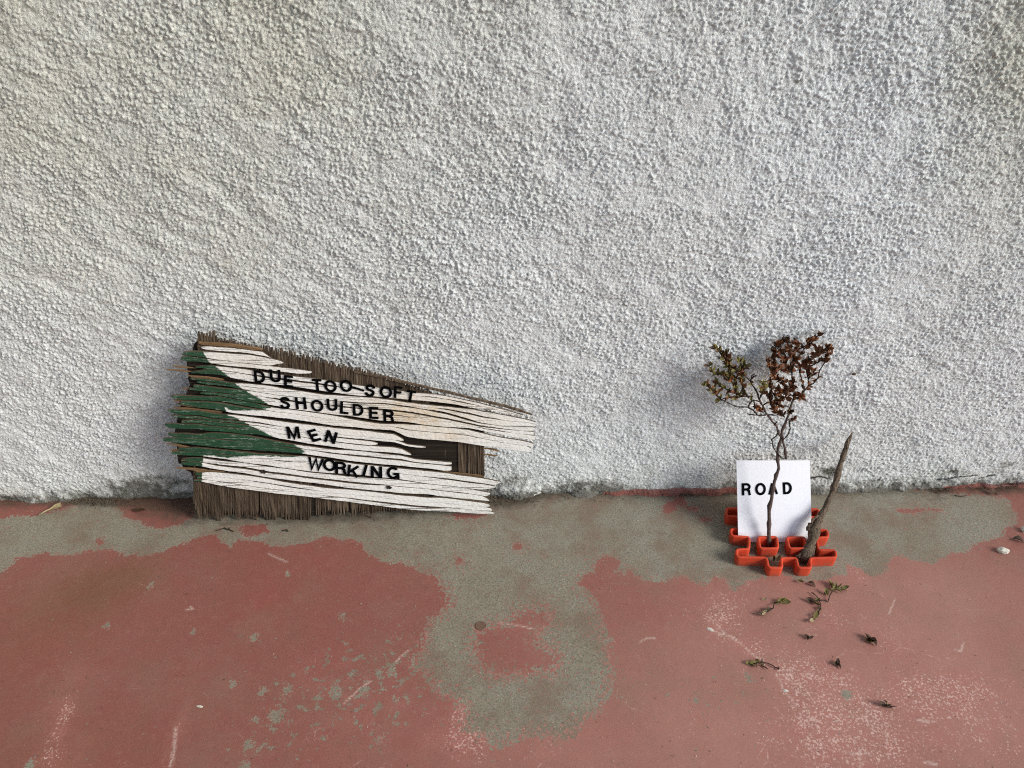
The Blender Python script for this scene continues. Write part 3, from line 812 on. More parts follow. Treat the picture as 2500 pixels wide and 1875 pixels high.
    # bare splinters sticking out on the left and lining the wide cracks
    for (px, py, L, wd) in [(400, 905, 70, 5), (418, 897, 60, 4), (440, 950, 46, 7), (421, 980, 40, 8), (432, 990, 60, 7), (409, 1064, 40, 4), (405, 1088, 60, 5), (412, 1100, 36, 6), (424, 1144, 80, 5),
                            (470, 1150, 90, 6), (470, 1152, 40, 8), (445, 864, 60, 4), (470, 862, 40, 6), (455, 921, 90, 6), (421, 998, 120, 5), (480, 848, 60, 5), (1062, 1157, 120, 6), (1178, 1100, 40, 5), (1180, 1115, 34, 4)]:
        sl = 0.10
        yy = py + (SX - px) * sl
        strip(yy - wd / 2 + wob(int(px), 0.8), yy + wd / 2 + wob(int(py), 0.8), px, px + L, 0.1, 0.1, sink=0.0035 if px < 1000 else 0.006, name='splinter', mat=W_TAN, thick=0.002)
    # knots / a staple hole
    # cross ply: upright fibres showing above, below and through the hole
    V = []; F = []; SH = []
    top = [(478, 812), (486, 811), (524, 810), (527, 827), (552, 831), (600, 843), (646, 845), (693, 857), (756, 873), (819, 888), (880, 901), (947, 921), (990, 936), (1040, 952), (1060, 1075), (1190, 1088)]
    bot = [(470, 1232), (477, 1256), (500, 1266), (527, 1276), (555, 1264), (631, 1269), (740, 1275), (787, 1259), (840, 1262), (880, 1259), (930, 1253), (1000, 1252), (1030, 1256), (1060, 1240), (1100, 1180), (1190, 1165)]
    def fibre(x, y0, y1, wd, w0, w1, lean=0.0, sh=0.0):
        n = 5
        base = len(V)
        for i in range(n + 1):
            f = i / n
            y = y0 + (y1 - y0) * f
            taper = 1.0 if 0 < i < n else rnd.uniform(0.25, 0.8)
            jx = rnd.uniform(-0.5, 0.5) + lean * (f - 0.5)
            for (sx_, ww) in ((-1, w0), (-0.8, w1 * 0.8 + w0 * 0.2), (0.1, w1), (0.9, w1 * 0.85 + w0 * 0.15), (1, w0)):
                u, v = bpt(x + jx + sx_ * wd * 0.5 * taper, y, 0.003)
                V.append((u, v, ww + rnd.uniform(-.0003, .0003))); SH.append(sh)
        for i in range(n):
            for j in range(4):
                a = base + i * 5 + j
                F.append((a, a + 5, a + 6, a + 1))
        F.append(tuple(base + j for j in range(5))); F.append(tuple(base + n * 5 + j for j in range(5))[::-1])
    def run(x0, x1, fy0, fy1, wmin, wmax, jag0, jag1, d0=0.0, d1=0.0044):
        x = x0; tone = 0.5; dep = 0.0; jj = 0.0
        while x < x1:
            wd = rnd.uniform(wmin, wmax)
            if rnd.random() > (0.005 if x0 == 482 else 0.03):
                if rnd.random() < 0.22: tone = rnd.random(); dep = rnd.uniform(0, 0.0032); jj = rnd.uniform(-jag1, jag1)
                top_w = d1 - dep - rnd.uniform(0, 0.0012)
                fibre(x + wd / 2, fy0(x) + rnd.uniform(-jag0, jag0), fy1(x) + jj + rnd.uniform(-1.3, 1.3), wd * 1.05, max(d0, top_w - 0.0022), top_w, rnd.uniform(-1.2, 1.2), min(1, max(0, tone + rnd.uniform(-.3, .3))))
            x += wd
    ft = lambda x: float(np.interp(x, [p[0] for p in top], [p[1] for p in top]))
    fb = lambda x: float(np.interp(x, [p[0] for p in bot], [p[1] for p in bot]))
    run(482, 1040, ft, lambda x: ft(x) + 70, 3.5, 9.5, 3.5, 2)
    run(472, 905, lambda x: fb(x) - 110, lambda x: fb(x) + 9 * math.sin(x * .21) * math.sin(x * .057), 2.8, 9.5, 3, 6, -0.001, 0.0048)
    run(905, 1040, lambda x: fb(x) - 60, lambda x: fb(x) - 2, 3.5, 8, 3, 7, 0.0, 0.003)
    run(1118, 1182, lambda x: 1070, lambda x: 1168, 3.5, 8, 2, 3, -0.004, 0.0028)
    run(1076, 1120, lambda x: 1095, lambda x: 1165, 5, 9, 8, 3, -0.006, -0.001)
    me = mesh('core_fibres', V, F); fattr(me, 'shade', SH)
    o = put('cross_ply_fibres', me, root, W_FIBRE); o['kind'] = 'stuff'
    # back ply, dark
    back = [(486, 822), (530, 832), (640, 858), (880, 912), (1040, 958), (1180, 1010), (1182, 1168), (1060, 1210), (1000, 1246), (880, 1250), (740, 1262), (520, 1256), (482, 1240), (470, 1160), (436, 1130), (425, 1060), (436, 1000), (462, 940), (456, 880)]
    pts = []
    for i in range(len(back)):
        (x0, y0), (x1, y1) = back[i], back[(i + 1) % len(back)]
        m_ = max(2, int(math.hypot(x1 - x0, y1 - y0) / 8))
        for k in range(m_):
            pts.append((x0 + (x1 - x0) * k / m_ + rnd.uniform(-2, 2), y0 + (y1 - y0) * k / m_ + rnd.uniform(-2, 2)))
    n = len(pts)
    vv = [(*bpt(x, y, -0.001), -0.0015) for x, y in pts] + [(*bpt(x, y, -0.001), -0.0070) for x, y in pts]
    ff = [tuple(range(n))[::-1], tuple(range(n, 2 * n))] + [(i, (i + 1) % n, n + (i + 1) % n, n + i) for i in range(n)]
    put('back_ply', mesh('back_ply', vv, ff), root, W_DARK)
    # two filled nail holes
    for (px, py) in [(642, 1152), (949, 1190)]:
        vs = []; fs = []
        u0, v0 = bpt(px, py, FACE_W + 0.001)
        m_ = 11
        vs.append((u0, v0, FACE_W - 0.0002))
        for k in range(m_):
            a = k * 6.2832 / m_; rr = rnd.uniform(0.003, 0.0062)
            vs.append((u0 + rr * math.cos(a) * 1.2, v0 + rr * math.sin(a), FACE_W + 0.0012 + rnd.uniform(-.0003, .0005)))
        fs = [(0, 1 + k, 1 + (k + 1) % m_) for k in range(m_)]
        put('nail_hole', mesh('nail_hole', vs, fs), root, W_DARK)
    # letters
    for (ch, x, y, hpx, rot) in LETTERS:
        lw = FACE_W + 0.0007
        u, v = bpt(x, y, lw)
        u2, v2 = bpt(x, y - hpx, lw)
        me = letter_mesh(ch, math.hypot(u2 - u, v2 - v))
        o = put('letter', me, root, W_BLACK)
        o.location = (u, v, lw)
        o.rotation_euler = (0, 0, R(-rot))
    return root

# ------------------------------------------------------------------ sticker letters, drawn as strokes
SW = 0.195
def arc(cx, cy, rx, ry, a0, a1, n=12):
    return [(cx + rx * math.cos(R(a0 + (a1 - a0) * i / n)), cy + ry * math.sin(R(a0 + (a1 - a0) * i / n))) for i in range(n + 1)]
H = SW / 2
GLYPH = {   # width, strokes
 'D': (.74, [[(H, 0), (H, 1)], [(H, 1 - H), (.34, 1 - H)] + arc(.34, .5, .30, .40, 90, -90)[1:] + [(H, H)]]),
 'U': (.74, [[(H, 1), (H, .34)] + arc(.37, .34, .27, .25, 180, 360)[1:] + [(.64, 1)]]),
 'E': (.64, [[(H, 0), (H, 1)], [(H, 1 - H), (.62, 1 - H)], [(H, .51), (.58, .51)], [(H, H), (.64, H)]]),
 'T': (.66, [[(0, 1 - H), (.66, 1 - H)], [(.33, 0), (.33, 1)]]),
 'O': (.86, [arc(.43, .5, .335, .41, 0, 360, 26)]),
 'S': (.70, [[(.60, .70), (.57, .83), (.46, .905), (.33, .915), (.19, .87), (.12, .76), (.14, .64), (.24, .565), (.38, .525), (.51, .475), (.585, .38), (.585, .25), (.50, .13), (.35, .085), (.21, .10), (.12, .18), (.09, .31)]]),
 'H': (.74, [[(H, 0), (H, 1)], [(.64, 0), (.64, 1)], [(H, .52), (.64, .52)]]),
 'L': (.58, [[(H, 1), (H, 0)], [(H, H), (.58, H)]]),
 'R': (.74, [[(H, 0), (H, 1)], [(H, 1 - H), (.40, 1 - H)] + arc(.40, .69, .22, .21, 90, -90, 9)[1:] + [(H, .48)], [(.44, .46), (.58, .36), (.61, .14), (.65, 0)]]),
 'F': (.60, [[(H, 0), (H, 1)], [(H, 1 - H), (.60, 1 - H)], [(H, .50), (.54, .50)]]),
 'M': (.86, [[(H, 0), (H, 1)], [(.76, 0), (.76, 1)], [(.13, .97), (.43, .06), (.73, .97)]]),
 'N': (.74, [[(H, 0), (H, 1)], [(.64, 0), (.64, 1)], [(.12, .95), (.62, .05)]]),
 'W': (1.0, [[(.07, 1), (.29, .04), (.50, .94), (.71, .04), (.93, 1)]]),
 'K': (.76, [[(H, 0), (H, 1)], [(.66, .97), (.16, .40)], [(.30, .58), (.69, .02)]]),
 'I': (.2, [[(H, 0), (H, 1)]]),
 'G': (.82, [arc(.42, .5, .325, .41, 42, 318, 22) + [(.70, .20)], [(.42, .42), (.72, .42), (.72, .0)]]),
 'A': (.80, [[(.07, 0), (.36, .96)], [(.73, 0), (.44, .96)], [(.18, .30), (.62, .30)]]),
 '-': (.95, [[(0, .5), (.95, .5)]]),
}
_lcache = {}
def letter_mesh(ch, h):
    key = (ch, round(h, 3))
    if key in _lcache: return _lcache[key]
    w, strokes = GLYPH[ch]
    V = []; F = []
    for si, st in enumerate(strokes):
        sw = SW * (0.92 if ch in 'WMKA' else 1.0) * (0.85 if ch == '-' else 1)
        closed = math.hypot(st[0][0] - st[-1][0], st[0][1] - st[-1][1]) < 1e-6
        pts = st[:-1] if closed else st
        n = len(pts)
        L = []; Rr = []
        for i in range(n):
            p = Vector(pts[i])
            pa = Vector(pts[i - 1]) if (i > 0 or closed) else None
            pb = Vector(pts[(i + 1) % n]) if (i < n - 1 or closed) else None
            d1 = (p - pa).normalized() if pa is not None else None
            d2 = (pb - p).normalized() if pb is not None else None
            d = ((d1 if d1 else d2) + (d2 if d2 else d1)).normalized()
            nn = Vector((-d.y, d.x))
            ref = d1 if d1 else d2
            c = max(0.45, nn.dot(Vector((-ref.y, ref.x))))
            L.append(p + nn * sw / 2 / c); Rr.append(p - nn * sw / 2 / c)
        b = len(V); top = 0.00018 + si * 0.00003
        for a in (L, Rr):
            for q in a: V.append(((q.x - w / 2) * h, (q.y - .5) * h, top))
        for a in (L, Rr):
            for q in a: V.append(((q.x - w / 2) * h, (q.y - .5) * h, -0.0002))
        m_ = n if closed else n - 1
        for i in range(m_):
            j = (i + 1) % n
            F.append((b + i, b + n + i, b + n + j, b + j))
            F.append((b + i, b + j, b + 2 * n + j, b + 2 * n + i))
            F.append((b + n + j, b + n + i, b + 3 * n + i, b + 3 * n + j))
        if not closed:
            F.append((b, b + 2 * n, b + 3 * n, b + n)); F.append((b + n - 1, b + 2 * n - 1, b + 4 * n - 1, b + 3 * n - 1))
    me = mesh('letter_' + ch, V, F)
    _lcache[key] = me
    return me

def cA(x, y): return (380 + x / 3.19, 780 + y / 3.19)
def cB(x, y): return (860 + x / 3.456, 820 + y / 3.456)
LETTERS = []
for ch, (x, y), r_ in [('D', cA(810, 446), 5), ('U', cA(932, 440), 5), ('E', cA(1036, 482), 8), ('T', cA(1258, 510), 3), ('O', cA(1362, 520), 0), ('O', cA(1483, 517), 0), ('-', (873, 949), 22), ('S', cB(150, 461), 10), ('O', cB(284, 475), 0), ('F', cB(387, 476), 6), ('T', cB(492, 510), 12),
                       ('S', cA(1008, 650), 6), ('H', cA(1131, 652), 2), ('O', cA(1258, 672), 0), ('U', cA(1375, 665), 5), ('L', cA(1470, 690), 8), ('D', cB(50, 625), 4), ('E', cB(182, 650), 5), ('R', cB(308, 675), 3),
                       ('M', cA(1073, 881), 0), ('E', cA(1234, 903), -17), ('N', cA(1366, 916), 19), ('W', cA(1246, 1125), 12), ('O', cA(1354, 1134), 0), ('R', cA(1442, 1155), 6), ('K', cA(1540, 1182), 12), ('I', cB(107, 1137), 18), ('N', cB(205, 1151), 5), ('G', cB(345, 1157), 3)]:
    LETTERS.append((ch, x, y, 29.5 if y > 920 else 30.5, r_))

# ------------------------------------------------------------------ orange plastic frame
def c4(x, y): return (1740 + x / 4.1475, 1040 + y / 4.1475)
def loop_wall(loop, h, t, rad, shrink=0.985):
    """closed centre line on the floor -> wall of height h, thickness t with rounded corners and a rounded rim"""
    n = len(loop); pts = []
    for i in range(n):
        p0 = Vector(loop[i - 1]); p = Vector(loop[i]); p1 = Vector(loop[(i + 1) % n])
        a = (p0 - p); b = (p1 - p)
        r = min(rad, a.length * 0.45, b.length * 0.45)
        s = p + a.normalized() * r; e = p + b.normalized() * r
        for k in range(6):
            f = k / 5
            pts.append((s * (1 - f) ** 2 + p * 2 * f * (1 - f) + e * f * f))
    n = len(pts)
    cen = sum((p for p in pts), Vector((0, 0))) / n
    prof = [(-.5, 0), (-.5, h * .9), (-.42, h * .97), (-.2, h), (.2, h), (.42, h * .97), (.5, h * .9), (.5, 0)]
    V = []; F = []
    for i in range(n):
        d = (pts[(i + 1) % n] - pts[i - 1]).normalized()
        nn = Vector((-d.y, d.x))
        for (o_, z) in prof:
            sc_ = shrink + (1 - shrink) * z / h
            q = cen + (pts[i] - cen) * sc_ + nn * o_ * t
            V.append((q.x, q.y, z))
    K = len(prof)
    for i in range(n):
        j = (i + 1) % n
        for k in range(K - 1):
            F.append((i * K + k, i * K + k + 1, j * K + k + 1, j * K + k))
    return V, F

def build_frame():
    h = 0.025
    outer = [(238, 1246), (368, 1240), (372, 1120), (192, 1108), (182, 1036), (310, 1030), (306, 916), (142, 906), (136, 830), (372, 826), (366, 752), (480, 752), (488, 826), (640, 826), (640, 752), (760, 752), (768, 826),
             (1072, 838), (1082, 915), (950, 918), (966, 1046), (1158, 1046), (1174, 1118), (1048, 1126), (1072, 1250), (1242, 1252), (1254, 1326), (986, 1332), (1000, 1430), (868, 1430), (848, 1330), (692, 1332), (706, 1430), (566, 1430), (546, 1328), (246, 1322)]
    def rim(l):
        return [(ground_pt(*c4(*p), h).x, ground_pt(*c4(*p), h).y) for p in l]
    root = thing('orange_plastic_frame', 'orange plastic toothed frame on the floor holding the card and twigs', 'plastic frame')
    P = rim(outer)
    cx = sum(p[0] for p in P) / len(P); cy = sum(p[1] for p in P) / len(P)
    root.location = (cx, cy, 0.0)
    def mk(loop, name, t=0.0052, rad=0.0065, sh=0.985):
        V, F = loop_wall([(x - cx, y - cy) for x, y in loop], h, t, rad, sh)
        me = mesh(name, V, F, True)
        return put(name, me, root, W_ORANGE)
    mk(P, 'outer_rim')
    for q in ([(462, 1120), (650, 1118), (664, 1232), (482, 1236)], [(750, 1124), (932, 1122), (954, 1232), (780, 1236)], [(430, 905), (580, 905), (590, 1000), (440, 1000)], [(700, 905), (850, 905), (862, 1000), (712, 1000)]):
        mk(rim(q), 'square_socket', rad=0.006, sh=0.95)
    return root

# ------------------------------------------------------------------ card
def build_card():
    # leans back behind the front sockets
    tl, tr, br, bl = c4(241, 348), c4(985, 348), c4(1005, 1172), c4(259, 1172)
    foot = ground_pt(*c4(630, 1180), 0.004)
    lean = R(34)
    n = Vector((0.02, -math.cos(lean), math.sin(lean))).normalized()
    P = [hit_plane(*q, foot, n) for q in (tl, tr, br, bl)]
    o0 = (P[2] + P[3]) * 0.5
    xa = (P[2] - P[3]).normalized(); za = n.cross(xa).normalized()
    if za.z < 0: za = -za
    root = thing('paper_card', 'square white card with the word ROAD, standing in the orange frame', 'card', tuple(o0))
    m4 = Matrix(((xa.x, za.x, n.x, o0.x), (xa.y, za.y, n.y, o0.y), (xa.z, za.z, n.z, o0.z), (0, 0, 0, 1)))
    root.matrix_world = m4; mi = m4.inverted()
    Q = [mi @ p for p in P]
    NX, NY = 12, 14
    V = []; F = []
    for s_ in (0.0003, -0.0003):
        for j in range(NY + 1):
            for i in range(NX + 1):
                a = i / NX; b = j / NY
                q = (Q[3] * (1 - a) + Q[2] * a) * (1 - b) + (Q[0] * (1 - a) + Q[1] * a) * b
                bow = 0.0018 * math.sin(a * 3.14159) - 0.001 * b * b
                V.append((q.x, q.y, s_ + bow))
    nn = (NX + 1) * (NY + 1)
    for j in range(NY):
        for i in range(NX):
            a = j * (NX + 1) + i
            F.append((a, a + 1, a + NX + 2, a + NX + 1)); F.append((nn + a, nn + a + NX + 1, nn + a + NX + 2, nn + a + 1))
    rim = [i for i in range(NX + 1)] + [j * (NX + 1) + NX for j in range(1, NY + 1)] + [NY * (NX + 1) + i for i in range(NX - 1, -1, -1)] + [j * (NX + 1) for j in range(NY - 1, 0, -1)]
    for k in range(len(rim)):
        a, b = rim[k], rim[(k + 1) % len(rim)]
        F.append((a, nn + a, nn + b, b))
    put('sheet', mesh('sheet', V, F, False), root, W_PAPER)
    for ch, x, y, rot, hh in [('R', 345, 642, -2, 124), ('O', 487, 640, -3, 124), ('A', 612, 634, -4, 118), ('D', 759, 630, -4, 122)]:
        p = mi @ hit_plane(*c4(x, y), o0 + n * 0.003, n)
        p2 = mi @ hit_plane(*c4(x, y - hh), o0 + n * 0.003, n)
        o = put('letter', letter_mesh(ch, (p2 - p).length), root, W_BLACK)
        a = min(1, max(0, (p.x - Q[3].x) / (Q[2].x - Q[3].x)))
        o.location = (p.x, p.y, 0.0018 * math.sin(a * 3.14159) + 0.0007)
        o.rotation_euler = (0, 0, R(-rot))
    return root, foot, n

# ------------------------------------------------------------------ tubes, leaves, plants
def tube(V, F, pts, rads, seg=7, knots=0.0, r=rnd):
    b = len(V); n = len(pts)
    prev = Vector((0.3, -0.8, 0.5))
    for i in range(n):
        d = (pts[min(i + 1, n - 1)] - pts[max(i - 1, 0)])
        if d.length < 1e-9: d = Vector((0, 0, 1))
        d.normalize()
        e1 = prev - d * prev.dot(d)
        if e1.length < 1e-5: e1 = Vector((1, 0, 0)) - d * d.x
        e1.normalize(); e2 = d.cross(e1)
        prev = e1
        for k in range(seg):
            a = 6.28318 * k / seg
            rr = rads[i] * (1 + knots * r.uniform(-1, 1))
            V.append(tuple(pts[i] + (e1 * math.cos(a) + e2 * math.sin(a)) * rr))
    for i in range(n - 1):
        for k in range(seg):
            a = b + i * seg + k; c = b + i * seg + (k + 1) % seg
            F.append((a, c, c + seg, a + seg))
    F.append(tuple(b + k for k in range(seg))[::-1]); F.append(tuple(b + (n - 1) * seg + k for k in range(seg)))

def densify(pts, step, jit=0.0, r=rnd):
    out = [pts[0]]
    for a, b in zip(pts[:-1], pts[1:]):
        m_ = max(1, int((b - a).length / step))
        for k in range(1, m_ + 1):
            q = a.lerp(b, k / m_)
            if k < m_ and jit: q = q + Vector((r.uniform(-1, 1), r.uniform(-1, 1), r.uniform(-1, 1))) * jit
            out.append(q)
    return out

def leaf_mesh(name, mat, seed, fold=0.35, curl=0.25):
    r = random.Random(seed)
    L = 1.0; W = r.uniform(0.46, 0.64)
    st = [(0, 0.02), (.18, .62), (.42, 1.0), (.68, .82), (.88, .38), (1.0, .02)]
    V = []; F = []
    for i, (t, w) in enumerate(st):
        z = curl * (t - 0.4) ** 2 + r.uniform(-.02, .02)
        ww = W * w * 0.5
        V += [(-ww, t * L, z + fold * ww * 1.2), (0, t * L, z), (ww, t * L, z + fold * ww * 1.2)]
    for i in range(len(st) - 1):
        for j in (0, 1):
            a = i * 3 + j
            F.append((a, a + 1, a + 4, a + 3))
    me = mesh(name, V, F, True)
    me.materials.append(mat)
    return me
LEAVES = {k: [leaf_mesh('leaf', m_, s, f, c) for s, f, c in ((1, .3, .3), (2, .7, .5), (3, 1.0, -.5), (4, .5, .9))] for k, m_ in (('red', W_LRED), ('green', W_LGRN), ('brown', W_LBRN), ('tan', W_LTAN))}

def add_leaf(parent, kind, p, direction, roll, size, origin=Vector((0, 0, 0)), r=rnd):
    o = bpy.data.objects.new('leaf', r.choice(LEAVES[kind]))
    COL.objects.link(o)
    o.parent = parent
    q = direction.to_track_quat('Y', 'Z')
    o.rotation_mode = 'QUATERNION'
    from mathutils import Quaternion
    o.rotation_quaternion = q @ Quaternion((0, 1, 0), roll)
    o.location = p - origin
    o.scale = (size, size, size)
    return o

def c3(x, y): return (1680 + x / 4.74, 780 + y / 4.74)

def build_plant():
    base = ground_pt(*c4(567, 1215), 0.006)
    # the sprig leans back until its crown is close to the wall
    topw = wall_pt(*c3(1000, 500), -0.034)
    dirv = Vector((0, topw.y - base.y, topw.z - base.z)).normalized()
    n = Vector((1, 0, 0)).cross(dirv).normalized()
    r = random.Random(5)
    def P(x, y, dep=0.0):
        return hit_plane(*c3(x, y), base + n * dep, n)
    def P4(x, y, dep=0.0):
        return hit_plane(*c4(x, y), base + n * dep, n)
    sgn = 1 if n.y < 0 else -1      # +n towards the camera
    root = thing('creosote_sprig', 'dry leafy sprig with rust and olive leaves standing in the orange frame', 'plant', tuple(base))
    V = []; F = []; V2 = []; F2 = []
    def addstem(pts, r0, r1, VV, FF, step=0.004, jit=0.0005, nodes=True):
        d = densify(pts, step, jit, r)
        m_ = len(d)
        rads = []
        for i in range(m_):
            q = r0 + (r1 - r0) * i / max(1, m_ - 1)
            if nodes and i % 4 == 2: q *= 1.45
            rads.append(q)
        tube(VV, FF, [p - base for p in d], rads, 7, 0.06, r)
        return d
    trunk = [P4(567, 1222), P4(569, 1130), P4(568, 1040), P4(572, 950), P4(570, 860), P4(575, 810), P4(592, 755), P4(600, 690), P4(612, 630), P4(640, 500), P4(668, 430), P4(655, 340)] + \
            [P(1032, 1540), P(1045, 1480), P(1070, 1400), P(1085, 1290), P(1130, 1190), P(1160, 1110), P(1190, 1000), P(1215, 930)]
    k = 1 / 4.74 * 0.00088
    addstem(trunk, 19 * k * 1.1, 9 * k * 1.2, V, F, 0.0065)
    addstem([P(1132, 1612, .0), P(1122, 1500), P(1095, 1410), P(1085, 1300)], 13 * k, 10 * k, V, F, 0.006)
    addstem([P4(600, 680), P4(620, 640), P4(634, 622)], 14 * k, 7 * k, V, F)
    addstem([P(1062, 1350), P(1020, 1230), P(960, 1160), P(900, 1080), P(865, 1000), P(820, 920), P(800, 850)], 11 * k, 8 * k, V, F)
    tw = [  # (points, leafy, kind, depth)
     ([(800, 850), (760, 780), (715, 710), (650, 650), (600, 600)], 0.25, 'green', .004), ([(600, 600), (540, 565), (480, 540), (460, 470), (440, 400)], 0.9, 'green', .006),
     ([(900, 1105), (820, 1112), (740, 1100), (680, 1090)], 0, 'g', 0), ([(800, 1100), (760, 1060), (690, 1015), (560, 1010), (480, 970), (380, 930)], 0, 'g', .006), ([(380, 930), (320, 860), (260, 800), (215, 760)], 1, 'green', .01),
     ([(690, 1015), (720, 960), (760, 930), (830, 950)], 0, 'g', .004), ([(750, 890), (640, 890), (520, 900), (440, 905), (380, 930)], .4, 'green', .002), ([(640, 885), (560, 860), (460, 820), (390, 780), (330, 740)], .6, 'green', -.004),
     ([(600, 690), (480, 660), (380, 640), (320, 625), (270, 600), (240, 540)], .7, 'green', .0), ([(560, 860), (530, 760), (490, 690)], .9, 'green', .004), ([(640, 860), (620, 740), (615, 600), (600, 500)], .8, 'green', -.003), ([(460, 600), (470, 500), (400, 420), (330, 340)], 1.2, 'green', .008),
     ([(715, 710), (760, 660), (800, 650)], 0, 'g', -.003), ([(735, 690), (735, 650), (770, 630)], 0, 'g', -.003), ([(870, 990), (920, 960), (1000, 945), (1050, 930)], .6, 'green', .002), ([(1120, 1130), (1050, 1080), (1000, 1040), (960, 990), (930, 900)], .8, 'red', .002), ([(1160, 1010), (1100, 1000), (1020, 980)], .2, 'red', .006),
     ([(930, 1105), (1000, 1108), (1060, 1095)], 0, 'g', .003), ([(820, 920), (860, 860), (880, 790), (870, 740)], .9, 'green', .006), ([(700, 910), (660, 850), (640, 780)], .6, 'green', 0), ([(615, 560), (640, 560), (680, 540)], .8, 'green', -.002),
     ([(1215, 930), (1290, 900), (1340, 830), (1390, 770), (1450, 740), (1500, 680), (1520, 590), (1580, 500)], .25, 'red', .0), ([(1580, 500), (1600, 430), (1630, 350)], 1.2, 'red', .004), ([(1390, 770), (1390, 680), (1360, 560), (1380, 480)], .7, 'red', -.004), ([(1340, 830), (1330, 740), (1300, 650), (1280, 560)], .5, 'red', .006),
     ([(1215, 930), (1225, 850), (1215, 760), (1205, 680), (1200, 600), (1240, 480), (1300, 400), (1380, 300), (1460, 240), (1500, 190)], .8, 'red', .0), ([(1215, 830), (1130, 760), (1060, 690), (980, 640), (940, 560), (930, 500)], .9, 'red', .006), ([(950, 660), (950, 740), (970, 830), (1010, 900), (1050, 940)], .25, 'red', .0),
     ([(1300, 400), (1265, 330), (1250, 280)], 1.2, 'red', .004), ([(980, 640), (985, 500), (1000, 400), (1020, 300), (1120, 255)], 1.0, 'red', -.003), ([(1200, 600), (1130, 520), (1080, 420), (1060, 360), (1150, 370)], 1.1, 'red', .007), ([(1280, 560), (1380, 500), (1480, 400), (1560, 350), (1600, 330)], 1.1, 'red', .0),
     ([(1360, 560), (1460, 520), (1530, 480), (1590, 470)], 1.0, 'red', .006), ([(1200, 600), (1130, 600), (1050, 560), (960, 540)], 1.1, 'red', .01), ([(1240, 480), (1180, 400), (1160, 340)], 1.1, 'red', .003), ([(1390, 690), (1430, 650), (1450, 610)], 1.0, 'red', .0), ([(1220, 830), (1150, 830), (1080, 850), (1040, 820)], .9, 'red', .008),
     ([(1215, 880), (1270, 880), (1300, 900)], 1.0, 'red', .006), ([(1040, 950), (1090, 910), (1150, 900)], .9, 'red', .004), ([(1170, 1180), (1215, 1160)], 1, 'red', .003), ([(1165, 1150), (1175, 1200), (1182, 1260), (1150, 1340), (1095, 1400)], 0, 'g', .003), ([(1052, 1275), (1020, 1350), (965, 1390), (980, 1460), (1020, 1540)], 0, 'g', .002),
     ([(1030, 1540), (1070, 1590), (1110, 1615)], 0, 'g', .003), ([(1000, 1215), (1030, 1180)], 0, 'g', .003), ([(870, 1080), (850, 1050), (830, 1030)], .8, 'red', .004), ([(1200, 1090), (1185, 1060)], .6, 'green', .005), ([(760, 930), (770, 990), (760, 1050)], 0, 'g', 0), ([(1380, 300), (1400, 240)], 1.2, 'red', .004),
    ]
    sites = []
    def leafsite(p, kind, outdir, nl):
        for _ in range(nl):
            d = (outdir * r.uniform(0.3, 1.0) + Vector((r.uniform(-1, 1), r.uniform(-.9, .7), r.uniform(-.6, 1)))).normalized()
            kd = kind
            if kind == 'green' and r.random() < 0.32: kd = 'red'
            if kind == 'green' and r.random() < 0.15: kd = 'brown'
            if kind == 'red' and r.random() < 0.22: kd = 'brown'
            sites.append((kd, p.copy(), d, r.uniform(0, 6.28), r.uniform(0.0092, 0.0142)))
    for pts, leafy, kind, dep in tw:
        q = []
        for i, p in enumerate(pts):
            dd = dep * sgn * (0.3 + 1.5 * i / len(pts)) * 1.4
            q.append(P(*p, dd))
        d = addstem(q, 6.5 * k * 1.15, 4.2 * k * 1.15, V2, F2, 0.0036, 0.0006)
        if leafy > 0:
            m_ = len(d)
            for i in range(1, m_):
                if r.random() < leafy * 0.85:
                    out = (d[min(i + 1, m_ - 1)] - d[i - 1]).normalized()
                    leafsite(d[i], kind, out, r.choice((2, 3, 4)))
            leafsite(d[-1], kind, (d[-1] - d[-2]).normalized(), 3 if leafy > .5 else 1)
    r.shuffle(sites)
    sites.sort(key=lambda q: -q[4])
    for q in sites[:296]: add_leaf(root, *q[:5], base, r)
    from mathutils import Quaternion
    extra = {}
    for kd, p, d, roll, sz in sites[296:]:
        VV, FF = extra.setdefault(kd, ([], []))
        src = r.choice(LEAVES[kd])
        mt = Matrix.Translation(p - base) @ (d.to_track_quat('Y', 'Z') @ Quaternion((0, 1, 0), roll)).to_matrix().to_4x4() @ Matrix.Scale(sz, 4)
        b = len(VV)
        VV.extend(tuple(mt @ v.co) for v in src.vertices)
        FF.extend(tuple(b + i for i in f.vertices) for f in src.polygons)
    mats = {'red': W_LRED, 'green': W_LGRN, 'brown': W_LBRN}
    for kd, (VV, FF) in extra.items():
        o = put('small_foliage', mesh('small_foliage', VV, FF, True), root, mats[kd]); o['kind'] = 'stuff'
    print('LEAFSITES', len(sites))
    put('stem', mesh('stem', V, F, True), root, W_STEM)
    o = put('twigs', mesh('twigs', V2, F2, True), root, W_STEMD)
    o.name = 'branch'
    return root

